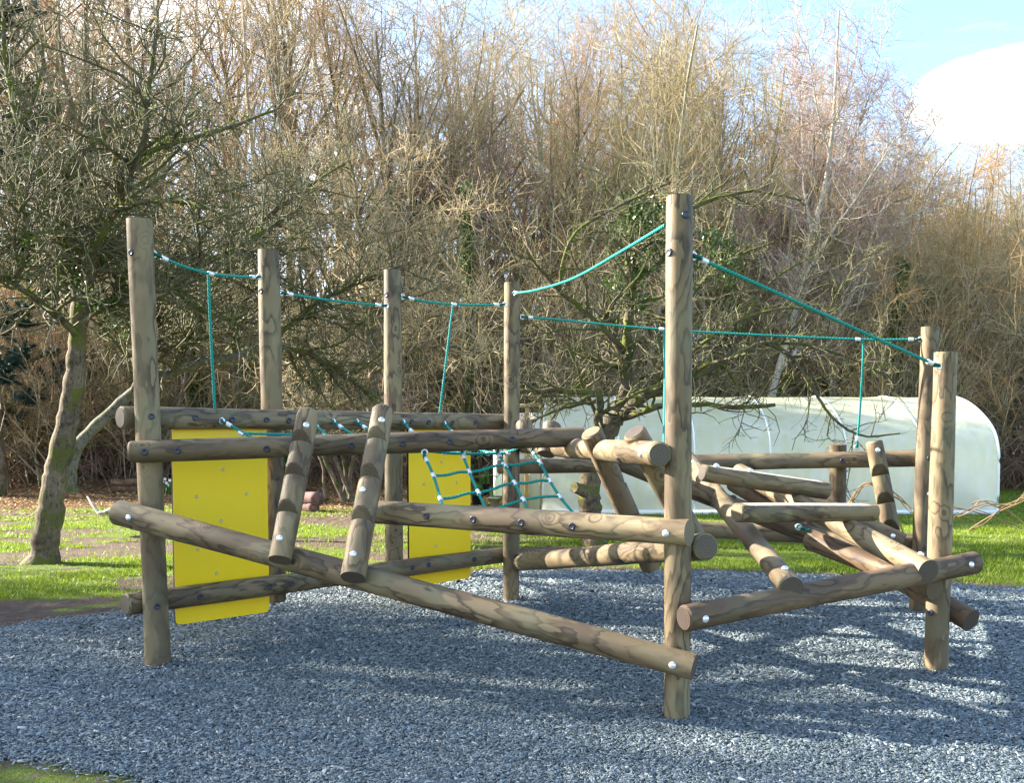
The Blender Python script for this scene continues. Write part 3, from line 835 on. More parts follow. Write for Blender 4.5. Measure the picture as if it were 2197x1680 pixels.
def build_litter():
    N = 60000; Y = 15.5*(29/15.5)**rng.random(N); px = rng.uniform(-150, 1150, N); X = (px-CX)/F*Y
    mud, lit = masks(X, Y); k = rng.random(N) < lit*.95+.05*(X < 0)+.012; X, Y = X[k], Y[k]
    C = np.stack([X, Y, gz(X, Y)+rng.uniform(.0, .035, len(X))], 1)
    V, T = leaf_cards(C, .034, rng, .75)
    me = mesh_np('fallen_leaves', V, None, T)
    m = mat_leaf('dead_leaf', (.16, .085, .035), (.48, .33, .17), .6, .15)
    tag(link('fallen_leaves', me, m), 'carpet of dry brown fallen leaves behind the grass on the left', 'fallen leaves', kind='stuff')
build_litter()

# ------------------------------------------------------------------ branching
def grow(rng, S, D, L, R, n, wob, up, taper=.35, updir=(0, 0, 1)):
    B = len(S); pts = np.zeros((B, n, 3)); pts[:, 0] = S; d = norm(D); st = (L/(n-1))[:, None]
    for i in range(1, n):
        d = norm(d+wob*rng.normal(size=(B, 3))+np.asarray(up).reshape(-1, 1)*np.array([updir]))
        pts[:, i] = pts[:, i-1]+d*st
    return pts, R[:, None]*np.linspace(1, taper, n)[None]
def spawn(rng, pts, rad, N, t0, t1, a0, a1, l0, l1, rr, rmin=.003, tpow=1., shrink=.5, bias=None):
    B, n, _ = pts.shape
    ln = np.linalg.norm(np.diff(pts, axis=1), axis=2).sum(1); p = ln/ln.sum()
    pi = rng.choice(B, N, p=p); t = t0+(t1-t0)*rng.random(N)**tpow
    f = t*(n-1); i = np.minimum(f.astype(int), n-2); w = (f-i)[:, None]
    S = pts[pi, i]*(1-w)+pts[pi, i+1]*w; tan = norm(pts[pi, i+1]-pts[pi, i])
    rnd = rng.normal(size=(N, 3))
    if bias is not None: rnd = rnd+np.array(bias)
    pr = norm(np.cross(np.cross(tan, rnd), tan)); a = np.radians(rng.uniform(a0, a1, N))[:, None]
    D = np.cos(a)*tan+np.sin(a)*pr
    R = np.maximum(rmin, rr*(rad[pi, i]*(1-w[:, 0])+rad[pi, i+1]*w[:, 0]))
    L = rng.uniform(l0, l1, N)*(1-shrink*t)
    return S, D, L, R
def tree_mesh(rng, kind, h, r):
    """returns (trunk MB, crown MB, centre lines)"""
    T, Cn = MB(), MB(); z = np.zeros(1)
    if kind == 'tall':
        p, q = grow(rng, np.zeros((1, 3)), np.array([[rng.normal(0, .05), rng.normal(0, .05), 1]]), np.array([h*.93]), np.array([r]), 14, .05, .12, .16)
        T.tubes(p, q, 9)
        S = spawn(rng, p, q, 16, .28, .97, 22, 50, h*.25, h*.48, .55, .012, .8, .55); p1, q1 = grow(rng, *S, 8, .12, .16, .25); T.tubes(p1, q1, 6)
        a = (p1, q1); nb, nt, nf = 95, 430, 900
    elif kind == 'spread':
        p, q = grow(rng, np.zeros((1, 3)), np.array([[rng.normal(0, .08), rng.normal(0, .08), 1]]), np.array([h*.6]), np.array([r]), 10, .08, .08, .45)
        T.tubes(p, q, 10)
        S = spawn(rng, p, q, 15, .35, 1.0, 25, 70, h*.35, h*.6, .62, .02, .7, .2); p1, q1 = grow(rng, *S, 9, .17, .12, .22); T.tubes(p1, q1, 7)
        a = (p1, q1); nb, nt, nf = 120, 560, 1200
    elif kind == 'brush':
        nS = 7
        D = np.stack([rng.normal(0, .30, nS), rng.normal(0, .30, nS), np.ones(nS)], 1)
        p, q = grow(rng, np.stack([rng.normal(0, .8, nS), rng.normal(0, .8, nS), np.zeros(nS)], 1), D, h*rng.uniform(.65, 1.0, nS), r*rng.uniform(.4, .8, nS), 11, .06, .06, .2)
        T.tubes(p, q, 6)
        S = spawn(rng, p, q, 46, .15, .97, 22, 55, h*.16, h*.36, .55, .01, .8, .5); p1, q1 = grow(rng, *S, 6, .09, .16, .3); Cn.tubes(p1, q1, 4)
        a = (p1, q1); nb, nt, nf = 95, 380, 800
    else:   # shrub: many thin arching stems
        nS = 34
        D = np.stack([rng.normal(0, .42, nS), rng.normal(0, .42, nS), np.ones(nS)], 1)
        p, q = grow(rng, np.stack([rng.normal(0, .35, nS), rng.normal(0, .35, nS), np.zeros(nS)], 1), D, h*rng.uniform(.5, 1.05, nS), r*rng.uniform(.5, 1.1, nS), 9, .10, .0, .25)
        T.tubes(p, q, 5)
        S = spawn(rng, p, q, 150, .2, 1, 20, 60, h*.12, h*.35, .55, .006, 1, .4); p1, q1 = grow(rng, *S, 5, .16, .04, .4); Cn.tubes(p1, q1, 4)
        S = spawn(rng, p1, q1, 900, .1, 1, 25, 70, .25, .7, .6, .0045, 1, .3); p2, q2 = grow(rng, *S, 3, .2, .05, .5); Cn.tubes(p2, q2, 3)
        return T, Cn
    upb = .07 if kind != 'spread' else .03
    S = spawn(rng, *a, nb, .12, 1, 28, 72, h*.10, h*.24, .6, .010, .9, .4); p2, q2 = grow(rng, *S, 6, .16, upb, .3); Cn.tubes(p2, q2, 4)
    S = spawn(rng, p2, q2, nt, .1, 1, 28, 78, h*.045, h*.11, 0.6, .0055, .9, .3); p3, q3 = grow(rng, *S, 4, .2, upb, .45); Cn.tubes(p3, q3, 3)
    S = spawn(rng, p3, q3, nf, .1, 1, 28, 75, .35, .85, 0.7, .0040, .9, .2); p4, q4 = grow(rng, *S, 3, .2, upb, .5); Cn.tubes(p4, q4, 3)
    return T, Cn

M['bark_grey'] = mat_bark('bark_grey_brown', (.095, .074, .05), (.22, .175, .12), (.10, .115, .025), .25)
M['bark_pale'] = mat_bark('bark_pale', (.26, .21, .14), (.46, .385, .27), (.12, .13, .03), .1)
M['bark_apple'] = mat_bark('bark_apple', (.060, .047, .032), (.15, .120, .078), (.115, .135, .018), .45, 26)
M['bark_trunk'] = mat_bark('bark_apple_trunk', (.050, .036, .024), (.165, .122, .080), (.13, .135, .025), .34, 16)
M['bark_lichen'] = mat_bark('bark_lichen', (.085, .080, .066), (.165, .16, .135), (.12, .13, .04), .3, 16)
M['bark_birch'] = mat_bark('bark_birch', (.33, .29, .24), (.50, .45, .38), None, 0, 9, (.06, .05, .04))
M['twig_brown'] = mat_twig('twig_brown', (.17, .125, .08), (.46, .35, .225))
M['twig_tan'] = mat_twig('twig_tan', (.24, .175, .095), (.58, .445, .25))
M['twig_orange'] = mat_twig('twig_orange', (.24, .13, .055), (.54, .33, .15))
M['twig_olive'] = mat_twig('twig_olive', (.12, .105, .045), (.36, .30, .13))
M['twig_purple'] = mat_twig('twig_purple', (.13, .085, .07), (.34, .22, .18))
M['twig_birch'] = mat_twig('twig_birch', (.20, .135, .12), (.44, .32, .27))
M['twig_apple'] = mat_twig('twig_apple', (.048, .044, .022), (.165, .152, .078), 2.5, .45)
M['ivy'] = mat_leaf('ivy_leaf', (.025, .060, .012), (.10, .16, .032), .35, .2)
M['moss'] = mat_leaf('moss', (.055, .085, .010), (.15, .19, .020), .8, .2)
M['needle'] = mat_leaf('pine_needle', (.012, .036, .026), (.040, .082, .058), .5, .15)
M['bramble'] = mat_twig('bramble_cane', (.10, .058, .042), (.26, .17, .115), 2.0)

VAR = {}
def variant(key, kind, h, r, bark, twig, seed):
    g = np.random.default_rng(seed); T, Cn = tree_mesh(g, kind, h, r)
    a = T.mesh('trunk', True); b = Cn.mesh('crown', True); a.materials.append(M[bark]); b.materials.append(M[twig])
    VAR[key] = (a, b, h)
variant('tall1', 'tall', 13, .17, 'bark_grey', 'twig_brown', 1)
variant('tall2', 'tall', 13, .13, 'bark_pale', 'twig_tan', 2)
variant('tall3', 'tall', 13, .15, 'bark_grey', 'twig_orange', 3)
variant('tall4', 'tall', 12, .11, 'bark_pale', 'twig_olive', 4)
variant('spread1', 'spread', 12, .24, 'bark_grey', 'twig_brown', 5)
variant('spread2', 'spread', 11, .20, 'bark_grey', 'twig_purple', 6)
variant('brush1', 'brush', 9.5, .10, 'bark_pale', 'twig_tan', 7)
variant('brush2', 'brush', 9.5, .09, 'bark_pale', 'twig_olive', 8)
variant('brush3', 'brush', 9.0, .09, 'bark_grey', 'twig_orange', 9)
variant('shrub1', 'shrub', 4.2, .020, 'bark_pale', 'twig_tan', 10)
variant('shrub2', 'shrub', 3.8, .018, 'bark_grey', 'twig_olive', 11)
variant('shrub3', 'shrub', 4.0, .018, 'bark_grey', 'twig_brown', 12)

def tree_thing(name, key, px, Y, top_py, label, cat='tree', lean=(0, 0), group=None, trunk='trunk'):
    a, b, h = VAR[key]; x = (px-CX)/F*Y; z = float(gz(x, Y))-.1
    top = P(px, top_py, Y).z; s = (top-z)/h
    e = bpy.data.objects.new(name, None); COL.objects.link(e); e.empty_display_size = .3
    m = Matrix.Translation((x, Y, z)) @ Matrix.Rotation(lean[0], 4, 'X') @ Matrix.Rotation(lean[1], 4, 'Y') @ Matrix.Rotation(random.uniform(0, 6.28), 4, 'Z') @ Matrix.Diagonal((s*random.uniform(.9, 1.05), s*random.uniform(.9, 1.05), s, 1))
    e.matrix_basis = m
    for nm, me in ((trunk, a), ('crown', b)):
        o = bpy.data.objects.new(nm, me); COL.objects.link(o); o.parent = e
    tag(e, label, cat, group); return e

# treeline of the photograph: row the tops reach at a column
def top_of(px):
    return float(np.interp(px, [-400, 0, 500, 800, 950, 1100, 1250, 1364, 1421, 1478, 1592, 1700, 1770, 1840, 1895, 1960, 2028, 2122, 2600],
                           [-420, -330, -230, -130, -40, -5, 15, 25, 53, 80, 80, 100, 190, 290, 335, 325, 292, 273, 255]))

def scatter(name, label, cat, items):
    """one 'stuff' object whose copies are made by geometry nodes: items = (variant index, loc, rotz, scale)"""
    cols = {}
    me = bpy.data.meshes.new(name); me.vertices.add(len(items))
    me.vertices.foreach_set('co', np.array([i[1] for i in items], np.float32).ravel())
    a = me.attributes.new('var', 'INT', 'POINT'); a.data.foreach_set('value', np.array([i[0] for i in items], np.int32))
    a = me.attributes.new('rot', 'FLOAT', 'POINT'); a.data.foreach_set('value', np.array([i[2] for i in items], np.float32))
    a = me.attributes.new('scl', 'FLOAT_VECTOR', 'POINT'); a.data.foreach_set('vector', np.array([i[3] for i in items], np.float32).ravel())
    o = bpy.data.objects.new(name, me); COL.objects.link(o); tag(o, label, cat, kind='stuff'); return o

def gn_scatter(o, keys):
    cl = bpy.data.collections.new(o.name+'_kinds')          # not linked to the scene: only a source for the scatter
    for i, k in enumerate(keys):
        a, b, h = VAR[k]
        # one mesh with both materials
        va = np.empty(len(a.vertices)*3, np.float32); a.vertices.foreach_get('co', va); vb = np.empty(len(b.vertices)*3, np.float32); b.vertices.foreach_get('co', vb)
        def polys(me):
            L = np.empty(len(me.loops), np.int32); me.loops.foreach_get('vertex_index', L); return L.reshape(-1, 4)
        qa, qb = polys(a), polys(b)
        me = mesh_np('kind_%02d' % i, np.concatenate([va, vb]), np.concatenate([qa, qb+len(a.vertices)]), None, True)
        me.materials.append(a.materials[0]); me.materials.append(b.materials[0])
        me.polygons.foreach_set('material_index', np.array([0]*len(qa)+[1]*len(qb), np.int32))
        ob = bpy.data.objects.new('kind_%02d' % i, me); cl.objects.link(ob)
    ng = bpy.data.node_groups.new(o.name+'_scatter', 'GeometryNodeTree')
    ng.interface.new_socket('Geometry', in_out='INPUT', socket_type='NodeSocketGeometry'); ng.interface.new_socket('Geometry', in_out='OUTPUT', socket_type='NodeSocketGeometry')
    N = ng.nodes.new; Lk = ng.links.new
    gi, go = N('NodeGroupInput'), N('NodeGroupOutput'); ip = N('GeometryNodeInstanceOnPoints'); ci = N('GeometryNodeCollectionInfo')
    ci.inputs['Collection'].default_value = cl; ci.inputs['Separate Children'].default_value = True; ci.inputs['Reset Children'].default_value = True
    def at(nm, ty):
        n = N('GeometryNodeInputNamedAttribute'); n.data_type = ty; n.inputs['Name'].default_value = nm; return n.outputs['Attribute']
    mp = N('GeometryNodeMeshToPoints'); Lk(gi.outputs[0], mp.inputs['Mesh'])
    Lk(mp.outputs[0], ip.inputs['Points']); Lk(ci.outputs[0], ip.inputs['Instance']); ip.inputs['Pick Instance'].default_value = True
    Lk(at('var', 'INT'), ip.inputs['Instance Index'])
    cx = N('ShaderNodeCombineXYZ'); Lk(at('rot', 'FLOAT'), cx.inputs[2]); e2 = N('FunctionNodeEulerToRotation'); Lk(cx.outputs[0], e2.inputs[0]); Lk(e2.outputs[0], ip.inputs['Rotation'])
    Lk(at('scl', 'FLOAT_VECTOR'), ip.inputs['Scale']); Lk(ip.outputs[0], go.inputs[0])
    md = o.modifiers.new('scatter', 'NODES'); md.node_group = ng

def build_woods():
    g = np.random.default_rng(42)
    KEYS = ['tall1', 'tall2', 'tall3', 'tall4', 'spread1', 'spread2', 'brush1', 'brush2', 'brush3']
    items = []
    def put(n, y0, y1, px0, px1, w, lo, hi):
        for i in range(n):
            px = px0+(px1-px0)*(i+g.uniform(0, 1))/n; Y = g.uniform(y0, y1); k = g.choice(len(KEYS), p=w); x = (px-CX)/F*Y
            z = float(gz(x, Y))-.15; t = top_of(px); t = t+(928-t)*g.uniform(lo, hi)
            s = (P(px, t, Y).z-z)/VAR[KEYS[k]][2]; wd = min(1.25, max(.8, s))*g.uniform(.9, 1.2)
            items.append((k, (x, Y, z), g.uniform(0, 6.28), (wd, wd, s)))
    put(17, 27, 36, -250, 1000, [.30, .16, .16, .08, .12, .08, .04, .03, .03], 0, .18)
    put(15, 36, 52, -250, 1100, [.25, .25, .2, .15, .05, .05, .02, .02, .01], 0, .15)
    put(26, 26, 36, 950, 1750, [.10, .26, .12, .2, .03, .08, .09, .08, .04], 0, .25)
    put(22, 36, 52, 1000, 1800, [.1, .26, .14, .2, 0, .05, .1, .1, .05], 0, .12)
    put(48, 30, 50, 1720, 2380, [0, .03, .02, .04, 0, 0, .36, .30, .25], 0, .14)
    put(30, 25, 32, 1650, 2350, [0, .08, 0, .12, 0, 0, .32, .32, .16], .22, .5)
    put(30, 24, 30, -200, 1750, [0, 0, 0, .05, 0, 0, .4, .35, .2], .40, .66)
    # unseen trees added left of the picture to shade and dapple the chippings
    for k, x, y, s, wd in ((4, -9.5, 8.0, .55, .62), (5, -12.5, 8.4, .62, .7), (4, -8.6, 5.6, .5, .55), (0, -17, 9, .8, .9), (1, -20, 9, .85, .9), (2, -24, 11, .9, 1.), (4, -15, 7.5, .6, .7), (5, -11, 7, .6, .7), (0, -16, 10, .8, 1.), (4, -19, 10.2, .8, 1.), (1, -22, 11, .9, 1.1), (3, -26, 10, 1., 1.2), (0, -28, 12.5, 1., 1.2), (5, -14, 9.2, .7, .8), (2, -23, 8, .9, 1.1), (4, -30, 12, 1., 1.2)):
        items.append((k, (x, y, -.1), g.uniform(0, 6.28), (wd, wd, s)))
    o = scatter('woodland', 'mass of bare winter trees filling the background behind the tunnel, plus unseen trees added on the left for shade', 'woodland', items); gn_scatter(o, KEYS)
    SH = ['shrub1', 'shrub2', 'shrub3']; items = []
    for i in range(105):
        px = g.uniform(-250, 2350); Y = g.uniform(22.5, 33)
        if px > 1000: Y = g.uniform(23.5, 33)
        x = (px-CX)/F*Y; s = g.uniform(.85, 2.0); items.append((int(g.integers(3)), (x, Y, float(gz(x, Y))-.1), g.uniform(0, 6.28), (s**.6*g.uniform(.9, 1.3), s**.6*g.uniform(.9, 1.3), s)))
    o = scatter('undergrowth', 'tangled thin stemmed undergrowth along the foot of the wood', 'undergrowth', items); gn_scatter(o, SH)
    # trees of the wood that one can tell apart
    for a in [('oak_tree', 'spread1', 330, 24.0, -260, 'large dark trunked bare tree with spreading limbs, upper left behind the apple tree', 'tree', (0, -.06)),
              ('bare_tree', 'tall3', 770, 26.5, -60, 'bare tree with orange brown twigs against the sky left of centre'),
              ('bare_tree', 'tall1', 880, 25.0, -20, 'bare tree with thick forking trunk between the second and third rope posts'),
              ('bare_tree', 'spread2', 1090, 26.0, 190, 'rounded bare tree with purple brown twigs above the rear rope post'),
              ('bare_tree', 'tall2', 1230, 26.0, 10, 'slender pale trunked bare tree right of the rear rope post'),
              ('bare_tree', 'tall4', 1400, 27.0, 40, 'pale thin stemmed bare tree above the tall middle post'),
              ('bare_tree', 'tall2', 1560, 28.0, 75, 'pale bare tree between the tall middle post and the birch'),
              ('bare_tree', 'spread2', 1640, 27.0, 200, 'low bare tree with reddish dead leaves leaning towards the birch', 'tree', (0, .18)),
              ('bare_tree', 'brush1', 2130, 30.0, 268, 'tan many stemmed bare tree at the far right edge'),
              ('bare_tree', 'tall2', 620, 25.5, -80, 'straight pale bare trunk above the second rope post')]:
        tree_thing(*a)
build_woods()

# ------------------------------------------------------------------ trees drawn limb by limb
def poly(pts, Y):
    return [P(x, y, Y if len(p) == 2 else p[2]) for p in pts for x, y in [p[:2]]]
def limb_arrays(limbs, n=14):
    """limbs: list of (path of Vectors, r0, r1) -> resampled arrays"""
    A, Rr = [], []
    for path, r0, r1 in limbs:
        s = smooth_path(path, 10); a = np.array([list(v) for v in s])
        d = np.concatenate([[0], np.cumsum(np.linalg.norm(np.diff(a, axis=0), axis=1))]); u = np.linspace(0, d[-1], n)
        A.append(np.stack([np.interp(u, d, a[:, k]) for k in range(3)], 1)); Rr.append(np.linspace(r0, r1, n))
    return np.array(A), np.array(Rr)
def rough(pts, rad, g, amt):
    pts = pts+g.normal(size=pts.shape)*rad[..., None]*amt; rad = rad*(1+g.normal(size=rad.shape)*.055); return pts, rad
def fruit_tree(name, label, trunk, limbs, seed, n1, n2, n3, bark='bark_apple', twig='twig_apple', l1=(.5, 1.3), l2=(.25, .7), l3=(.08, .28), up=.04, tbark=None, spread_up=.25, sub=0):
    g = np.random.default_rng(seed); base = trunk[0][0][0]
    e = empty(name, base, label, 'tree'); inv = np.array(base)
    T = MB(); A, Rr = limb_arrays(trunk, 40); A, Rr = rough(A, Rr, g, .045); Rr[:, 0] *= 1.45; Rr[:, 1] *= 1.22; Rr[:, 2] *= 1.08; T.tubes(A-inv, Rr, 12)
    link('trunk', T.mesh('trunk', True), M[tbark or bark], e, Matrix.Translation(base))
    Lm = MB(); A, Rr = limb_arrays(limbs, 18); A, Rr = rough(A, Rr, g, .22); Lm.tubes(A-inv, Rr, 8)
    a = (A, Rr)
    S = spawn(g, *a, n1, .08, 1, 30, 85, *l1, .55, .010, 1, .35, (0, 0, spread_up)); p1, q1 = grow(g, *S, 7, .22, up, .35); Lm.tubes(p1-inv, q1, 6)
    link('limbs', Lm.mesh('limbs', True), M[bark], e, Matrix.Translation(base))
    Cn = MB()
    pp = np.concatenate([p1]); qq = np.concatenate([q1])
    S = spawn(g, pp, qq, n2, .05, 1, 30, 85, *l2, .6, .0060, 1, .3, (0, 0, spread_up)); p2, q2 = grow(g, *S, 5, .28, up, .45); Cn.tubes(p2-inv, q2, 4)
    S = spawn(g, p2, q2, n3, .05, 1, 35, 90, *l3, .7, .0043, 1, .2, (0, 0, spread_up)); p3, q3 = grow(g, *S, 3, .3, up, .6); Cn.tubes(p3-inv, q3, 3)
    S = spawn(g, A, Rr, n3//6, .05, 1, 40, 90, *l2, .3, .0042, 1, .2); p4, q4 = grow(g, *S, 4, .28, up, .5); Cn.tubes(p4-inv, q4, 3)
    link('crown', Cn.mesh('crown', True), M[twig], e, Matrix.Translation(base))
    return e, (A, Rr), (p1, q1)
def clumps(parent, name, mat, pts, per, spread, size, seed, base):
    g = np.random.default_rng(seed); pts = np.asarray(pts).reshape(-1, 3)
    C = np.repeat(pts, per, 0)+g.normal(size=(len(pts)*per, 3))*spread
    V, T = leaf_cards(C-np.array(base), size, g)
    return link(name, mesh_np(name, V, None, T), M[mat], parent, Matrix.Translation(base))

def build_fruit_trees():
    # the leaning apple tree on the left
    Y = G(92, 1211).y+.12
    V = lambda *a: [P(x, y, Y+(d if d else 0)) for x, y, d in a]
    trunk = [(V((90, 1222, 0), (104, 1130, 0), (122, 1010, .05), (140, 930, .05), (152, 870, .1), (164, 780, .1), (168, 700, .15), (172, 650, .2)), .145, .085)]
    limbs = [(V((172, 660, .2), (150, 560, .3), (110, 430, .5), (60, 330, .6), (20, 180, .8), (5, 40, .9)), .070, .022),
             (V((172, 660, .2), (200, 560, 0), (245, 450, -.2), (300, 330, -.4), (320, 200, -.5), (335, 60, -.5)), .065, .020),
             (V((170, 680, .2), (250, 640, .5), (350, 600, .9), (450, 560, 1.3), (560, 500, 1.6), (650, 440, 1.8)), .062, .018),
             (V((166, 720, .1), (100, 660, -.3), (30, 610, -.7), (-60, 560, -1.0)), .05, .018),
             (V((172, 650, .2), (190, 520, .9), (260, 400, 1.5), (350, 300, 1.9), (430, 230, 2.2)), .055, .018),
             (V((300, 330, -.4), (400, 300, -.3), (500, 270, 0), (600, 230, .2)), .03, .012),
             (V((245, 450, -.2), (330, 430, -.6), (430, 440, -.9), (520, 480, -1.0)), .03, .012),
             (V((110, 430, .5), (180, 330, .8), (260, 260, 1.0), (380, 170, 1.1)), .03, .012),
             (V((350, 600, .9), (420, 660, .7), (500, 690, .6), (560, 720, .6)), .028, .012),
             (V((30, 610, -.7), (60, 520, -.9), (40, 420, -1.), (-20, 330, -1.2)), .03, .012)]
    e, a, b = fruit_tree('apple_tree', 'leaning mossy apple tree with a dense twiggy crown standing on the grass at the left', trunk, limbs, 101, 150, 1250, 4200, tbark='bark_trunk', l1=(.5, 1.6), l2=(.25, .8))
    g = np.random.default_rng(5)
    s = spawn(g, *a, 260, 0, .8, 0, 10, 1, 1, 1)[0]; clumps(e, 'moss', 'moss', s, 16, .030, .018, 3, trunk[0][0][0])
    s = np.array([list(P(x, y, Y+d)) for x, y, d in ((205, 640, .1), (225, 690, .1), (130, 560, .1), (170, 610, -.1), (235, 650, .4), (262, 700, .4), (150, 520, 0), (60, 590, -.4), (120, 470, .3), (210, 540, 0))])
    clumps(e, 'ivy', 'ivy', s, 60, .075, .024, 4, trunk[0][0][0])
    # the second, lichen covered leaning tree behind it
    Y2 = 13.6
    W = lambda *a: [P(x, y, Y2+d) for x, y, d in a]
    b0 = G(152, 1075); 
    trunk = [([P(146, 1055, Y2), *W((152, 1010, 0), (164, 962, 0), (187, 933, 0), (233, 890, 0), (268, 856, 0), (315, 820, 0), (375, 795, .1), (440, 772, .2), (500, 765, .3), (560, 745, .4), (620, 748, .5))], .088, .050)]
    limbs = [(W((375, 795, .1), (420, 690, .3), (480, 580, .6), (560, 480, 1), (660, 400, 1.2), (740, 350, 1.3)), .06, .018),
             (W((560, 745, .4), (630, 690, .5), (700, 640, .6), (780, 600, .7), (860, 570, .8)), .05, .016),
             (W((620, 748, .5), (670, 760, .4), (720, 790, .4), (770, 830, .4), (800, 860, .4)), .045, .018),
             (W((285, 845, 0), (320, 740, -.3), (350, 620, -.5), (400, 500, -.6), (470, 380, -.7)), .05, .016),
             (W((500, 765, .3), (520, 660, .9), (560, 560, 1.3), (640, 500, 1.8), (700, 470, 2.0)), .045, .016),
             (W((620, 748, .5), (640, 800, .9), (690, 850, 1.1), (720, 880, 1.2)), .035, .014)]
    e, a, b = fruit_tree('apple_tree', 'grey lichened apple tree leaning far to the right behind the left front post', trunk, limbs, 202, 130, 1150, 4000, tbark='bark_lichen', l1=(.8, 2.0), l2=(.3, .85))
    s = spawn(g, *a, 120, 0, .8, 0, 10, 1, 1, 1)[0]; clumps(e, 'moss', 'moss', s, 14, .035, .02, 8, trunk[0][0][0])
    # a loose tree farther back between the hanging posts
    Y4 = 18.5; W = lambda *a: [P(x, y, Y4+d) for x, y, d in a]; p0 = P(800, 1000, Y4); p0.z = -.05
    trunk = [([p0, *W((802, 950, 0), (796, 880, 0), (800, 800, 0), (790, 720, 0))], .11, .075)]
    limbs = [(W((790, 740, 0), (740, 660, .2), (690, 560, .4), (620, 470, .5), (580, 360, .6)), .055, .015), (W((790, 720, 0), (800, 620, -.3), (770, 500, -.5), (760, 380, -.6), (720, 270, -.6)), .06, .015),
             (W((792, 730, 0), (860, 650, .3), (920, 580, .5), (970, 480, .5), (1040, 420, .5)), .055, .014), (W((798, 800, 0), (870, 760, -.4), (950, 740, -.6), (1040, 760, -.8)), .045, .014),
             (W((797, 840, 0), (720, 800, -.4), (650, 770, -.7), (590, 800, -.8)), .04, .014), (W((790, 720, 0), (850, 560, .6), (880, 430, 1), (870, 300, 1.2)), .05, .012)]
    fruit_tree('bare_tree', 'loose spreading bare tree with tan twigs between the second and third rope posts', trunk, limbs, 606, 120, 900, 3000, 'bark_grey', 'twig_tan', l1=(.8, 2.0), l2=(.35, .9), l3=(.15, .4))
    # the middle apple tree with the pruned stub
    Y3 = G(1275, 1168).y
    W = lambda *a: [P(x, y, Y3+d) for x, y, d in a]
    trunk = [(W((1277, 1180, 0), (1272, 1120, 0), (1264, 1060, 0), (1272, 1010, 0), (1290, 960, 0), (1305, 925, 0), (1318, 895, 0)), .150, .115)]
    limbs = [(W((1318, 905, 0), (1340, 850, 0), (1342, 760, .1), (1352, 650, .1), (1352, 540, .1), (1365, 450, .2), (1400, 380, .3)), .085, .025),
             (W((1320, 905, 0), (1360, 870, -.1), (1400, 845, -.2), (1450, 822, -.2), (1520, 790, -.2), (1570, 760, -.1), (1640, 735, 0)), .080, .030),
             (W((1330, 900, 0), (1385, 880, -.3), (1430, 870, -.4), (1500, 868, -.5), (1590, 874, -.5), (1665, 868, -.5)), .045, .022),
             (W((1640, 735, 0), (1690, 760, .1), (1740, 830, .1), (1790, 900, .1), (1850, 935, .1), (1930, 930, .1)), .030, .010),
             (W((1640, 735, 0), (1730, 740, .3), (1830, 770, .4), (1920, 820, .5)), .026, .009),
             (W((1290, 940, 0), (1284, 890, -.2), (1290, 850, -.3), (1260, 842, -.3), (1180, 838, -.3), (1090, 838, -.3)), .06, .02),
             (W((1288, 860, -.3), (1230, 870, -.3), (1160, 895, -.3), (1115, 930, -.3)), .03, .010),
             (W((1345, 760, .1), (1290, 700, -.2), (1220, 640, -.4), (1160, 580, -.6), (1130, 540, -.7)), .042, .018),
             (W((1200, 622, -.5), (1205, 580, -.5), (1235, 500, -.6), (1330, 440, -.6), (1440, 390, -.7)), .026, .010),
             (W((1342, 790, .1), (1280, 770, .4), (1210, 745, .6), (1150, 690, .8), (1110, 640, 1.0)), .04, .014),
             (W((1352, 600, .1), (1420, 560, .3), (1460, 470, .4), (1520, 430, .4), (1620, 410, .5), (1720, 430, .6)), .042, .012),
             (W((1400, 845, -.2), (1440, 740, .2), (1480, 640, .4), (1560, 560, .5), (1660, 520, .6)), .045, .014),
             (W((1570, 760, -.1), (1600, 680, -.1), (1660, 600, -.1), (1740, 550, 0)), .03, .010),
             (W((1400, 845, -.2), (1480, 760, -.6), (1580, 690, -.9), (1690, 660, -1.0), (1780, 680, -1.0)), .032, .010)]
    e, a, b = fruit_tree('apple_tree', 'wide apple tree with a pruned stub on its trunk in front of the polytunnel', trunk, limbs, 303, 120, 720, 2100, tbark='bark_trunk', l1=(.5, 1.5))
    st = MB(); p = np.array([list(v) for v in W((1268, 1062, -.05), (1245, 1050, -.13), (1232, 1046, -.2))]); st.tubes(p-np.array(trunk[0][0][0]), np.array([.085, .075, .068]), 10)
    v = p[-1]-np.array(trunk[0][0][0]); st.tubes(np.array([v, v+np.array([-.004, -.004, 0])]), np.array([.068, .001]), 10)
    link('pruned_stub', st.mesh('pruned_stub', True), M['bark_trunk'], e, Matrix.Translation(trunk[0][0][0]))
    g2 = np.random.default_rng(9)
    s = [list(P(1350+g2.normal(0, 24), y, Y3+.1+g2.normal(0, .1))) for y in g2.uniform(430, 660, 60)] + [list(P(x, y, Y3+.2)) for x, y in zip(g2.uniform(1380, 1440, 22), g2.uniform(430, 560, 22))] + [list(P(x, y, Y3+.3)) for x, y in zip(g2.uniform(1500, 1580, 22), g2.uniform(500, 600, 22))]
    clumps(e, 'ivy', 'ivy', s, 26, .075, .026, 14, trunk[0][0][0])
    # the birch on the right
    Yb = 24.0; Wb = lambda *a: [P(x, y, Yb+d) for x, y, d in a]
    zb = P(1648, 960, Yb)
    trunk = [([Vector((P(1628, 1000, Yb).x, Yb, float(gz(4, Yb))-.1)), *Wb((1648, 890, 0), (1668, 800, 0), (1700, 690, 0), (1722, 600, 0), (1742, 500, 0), (1765, 420, 0), (1780, 330, 0), (1790, 230, 0), (1795, 120, 0), (1800, 20, 0))], .115, .022)]
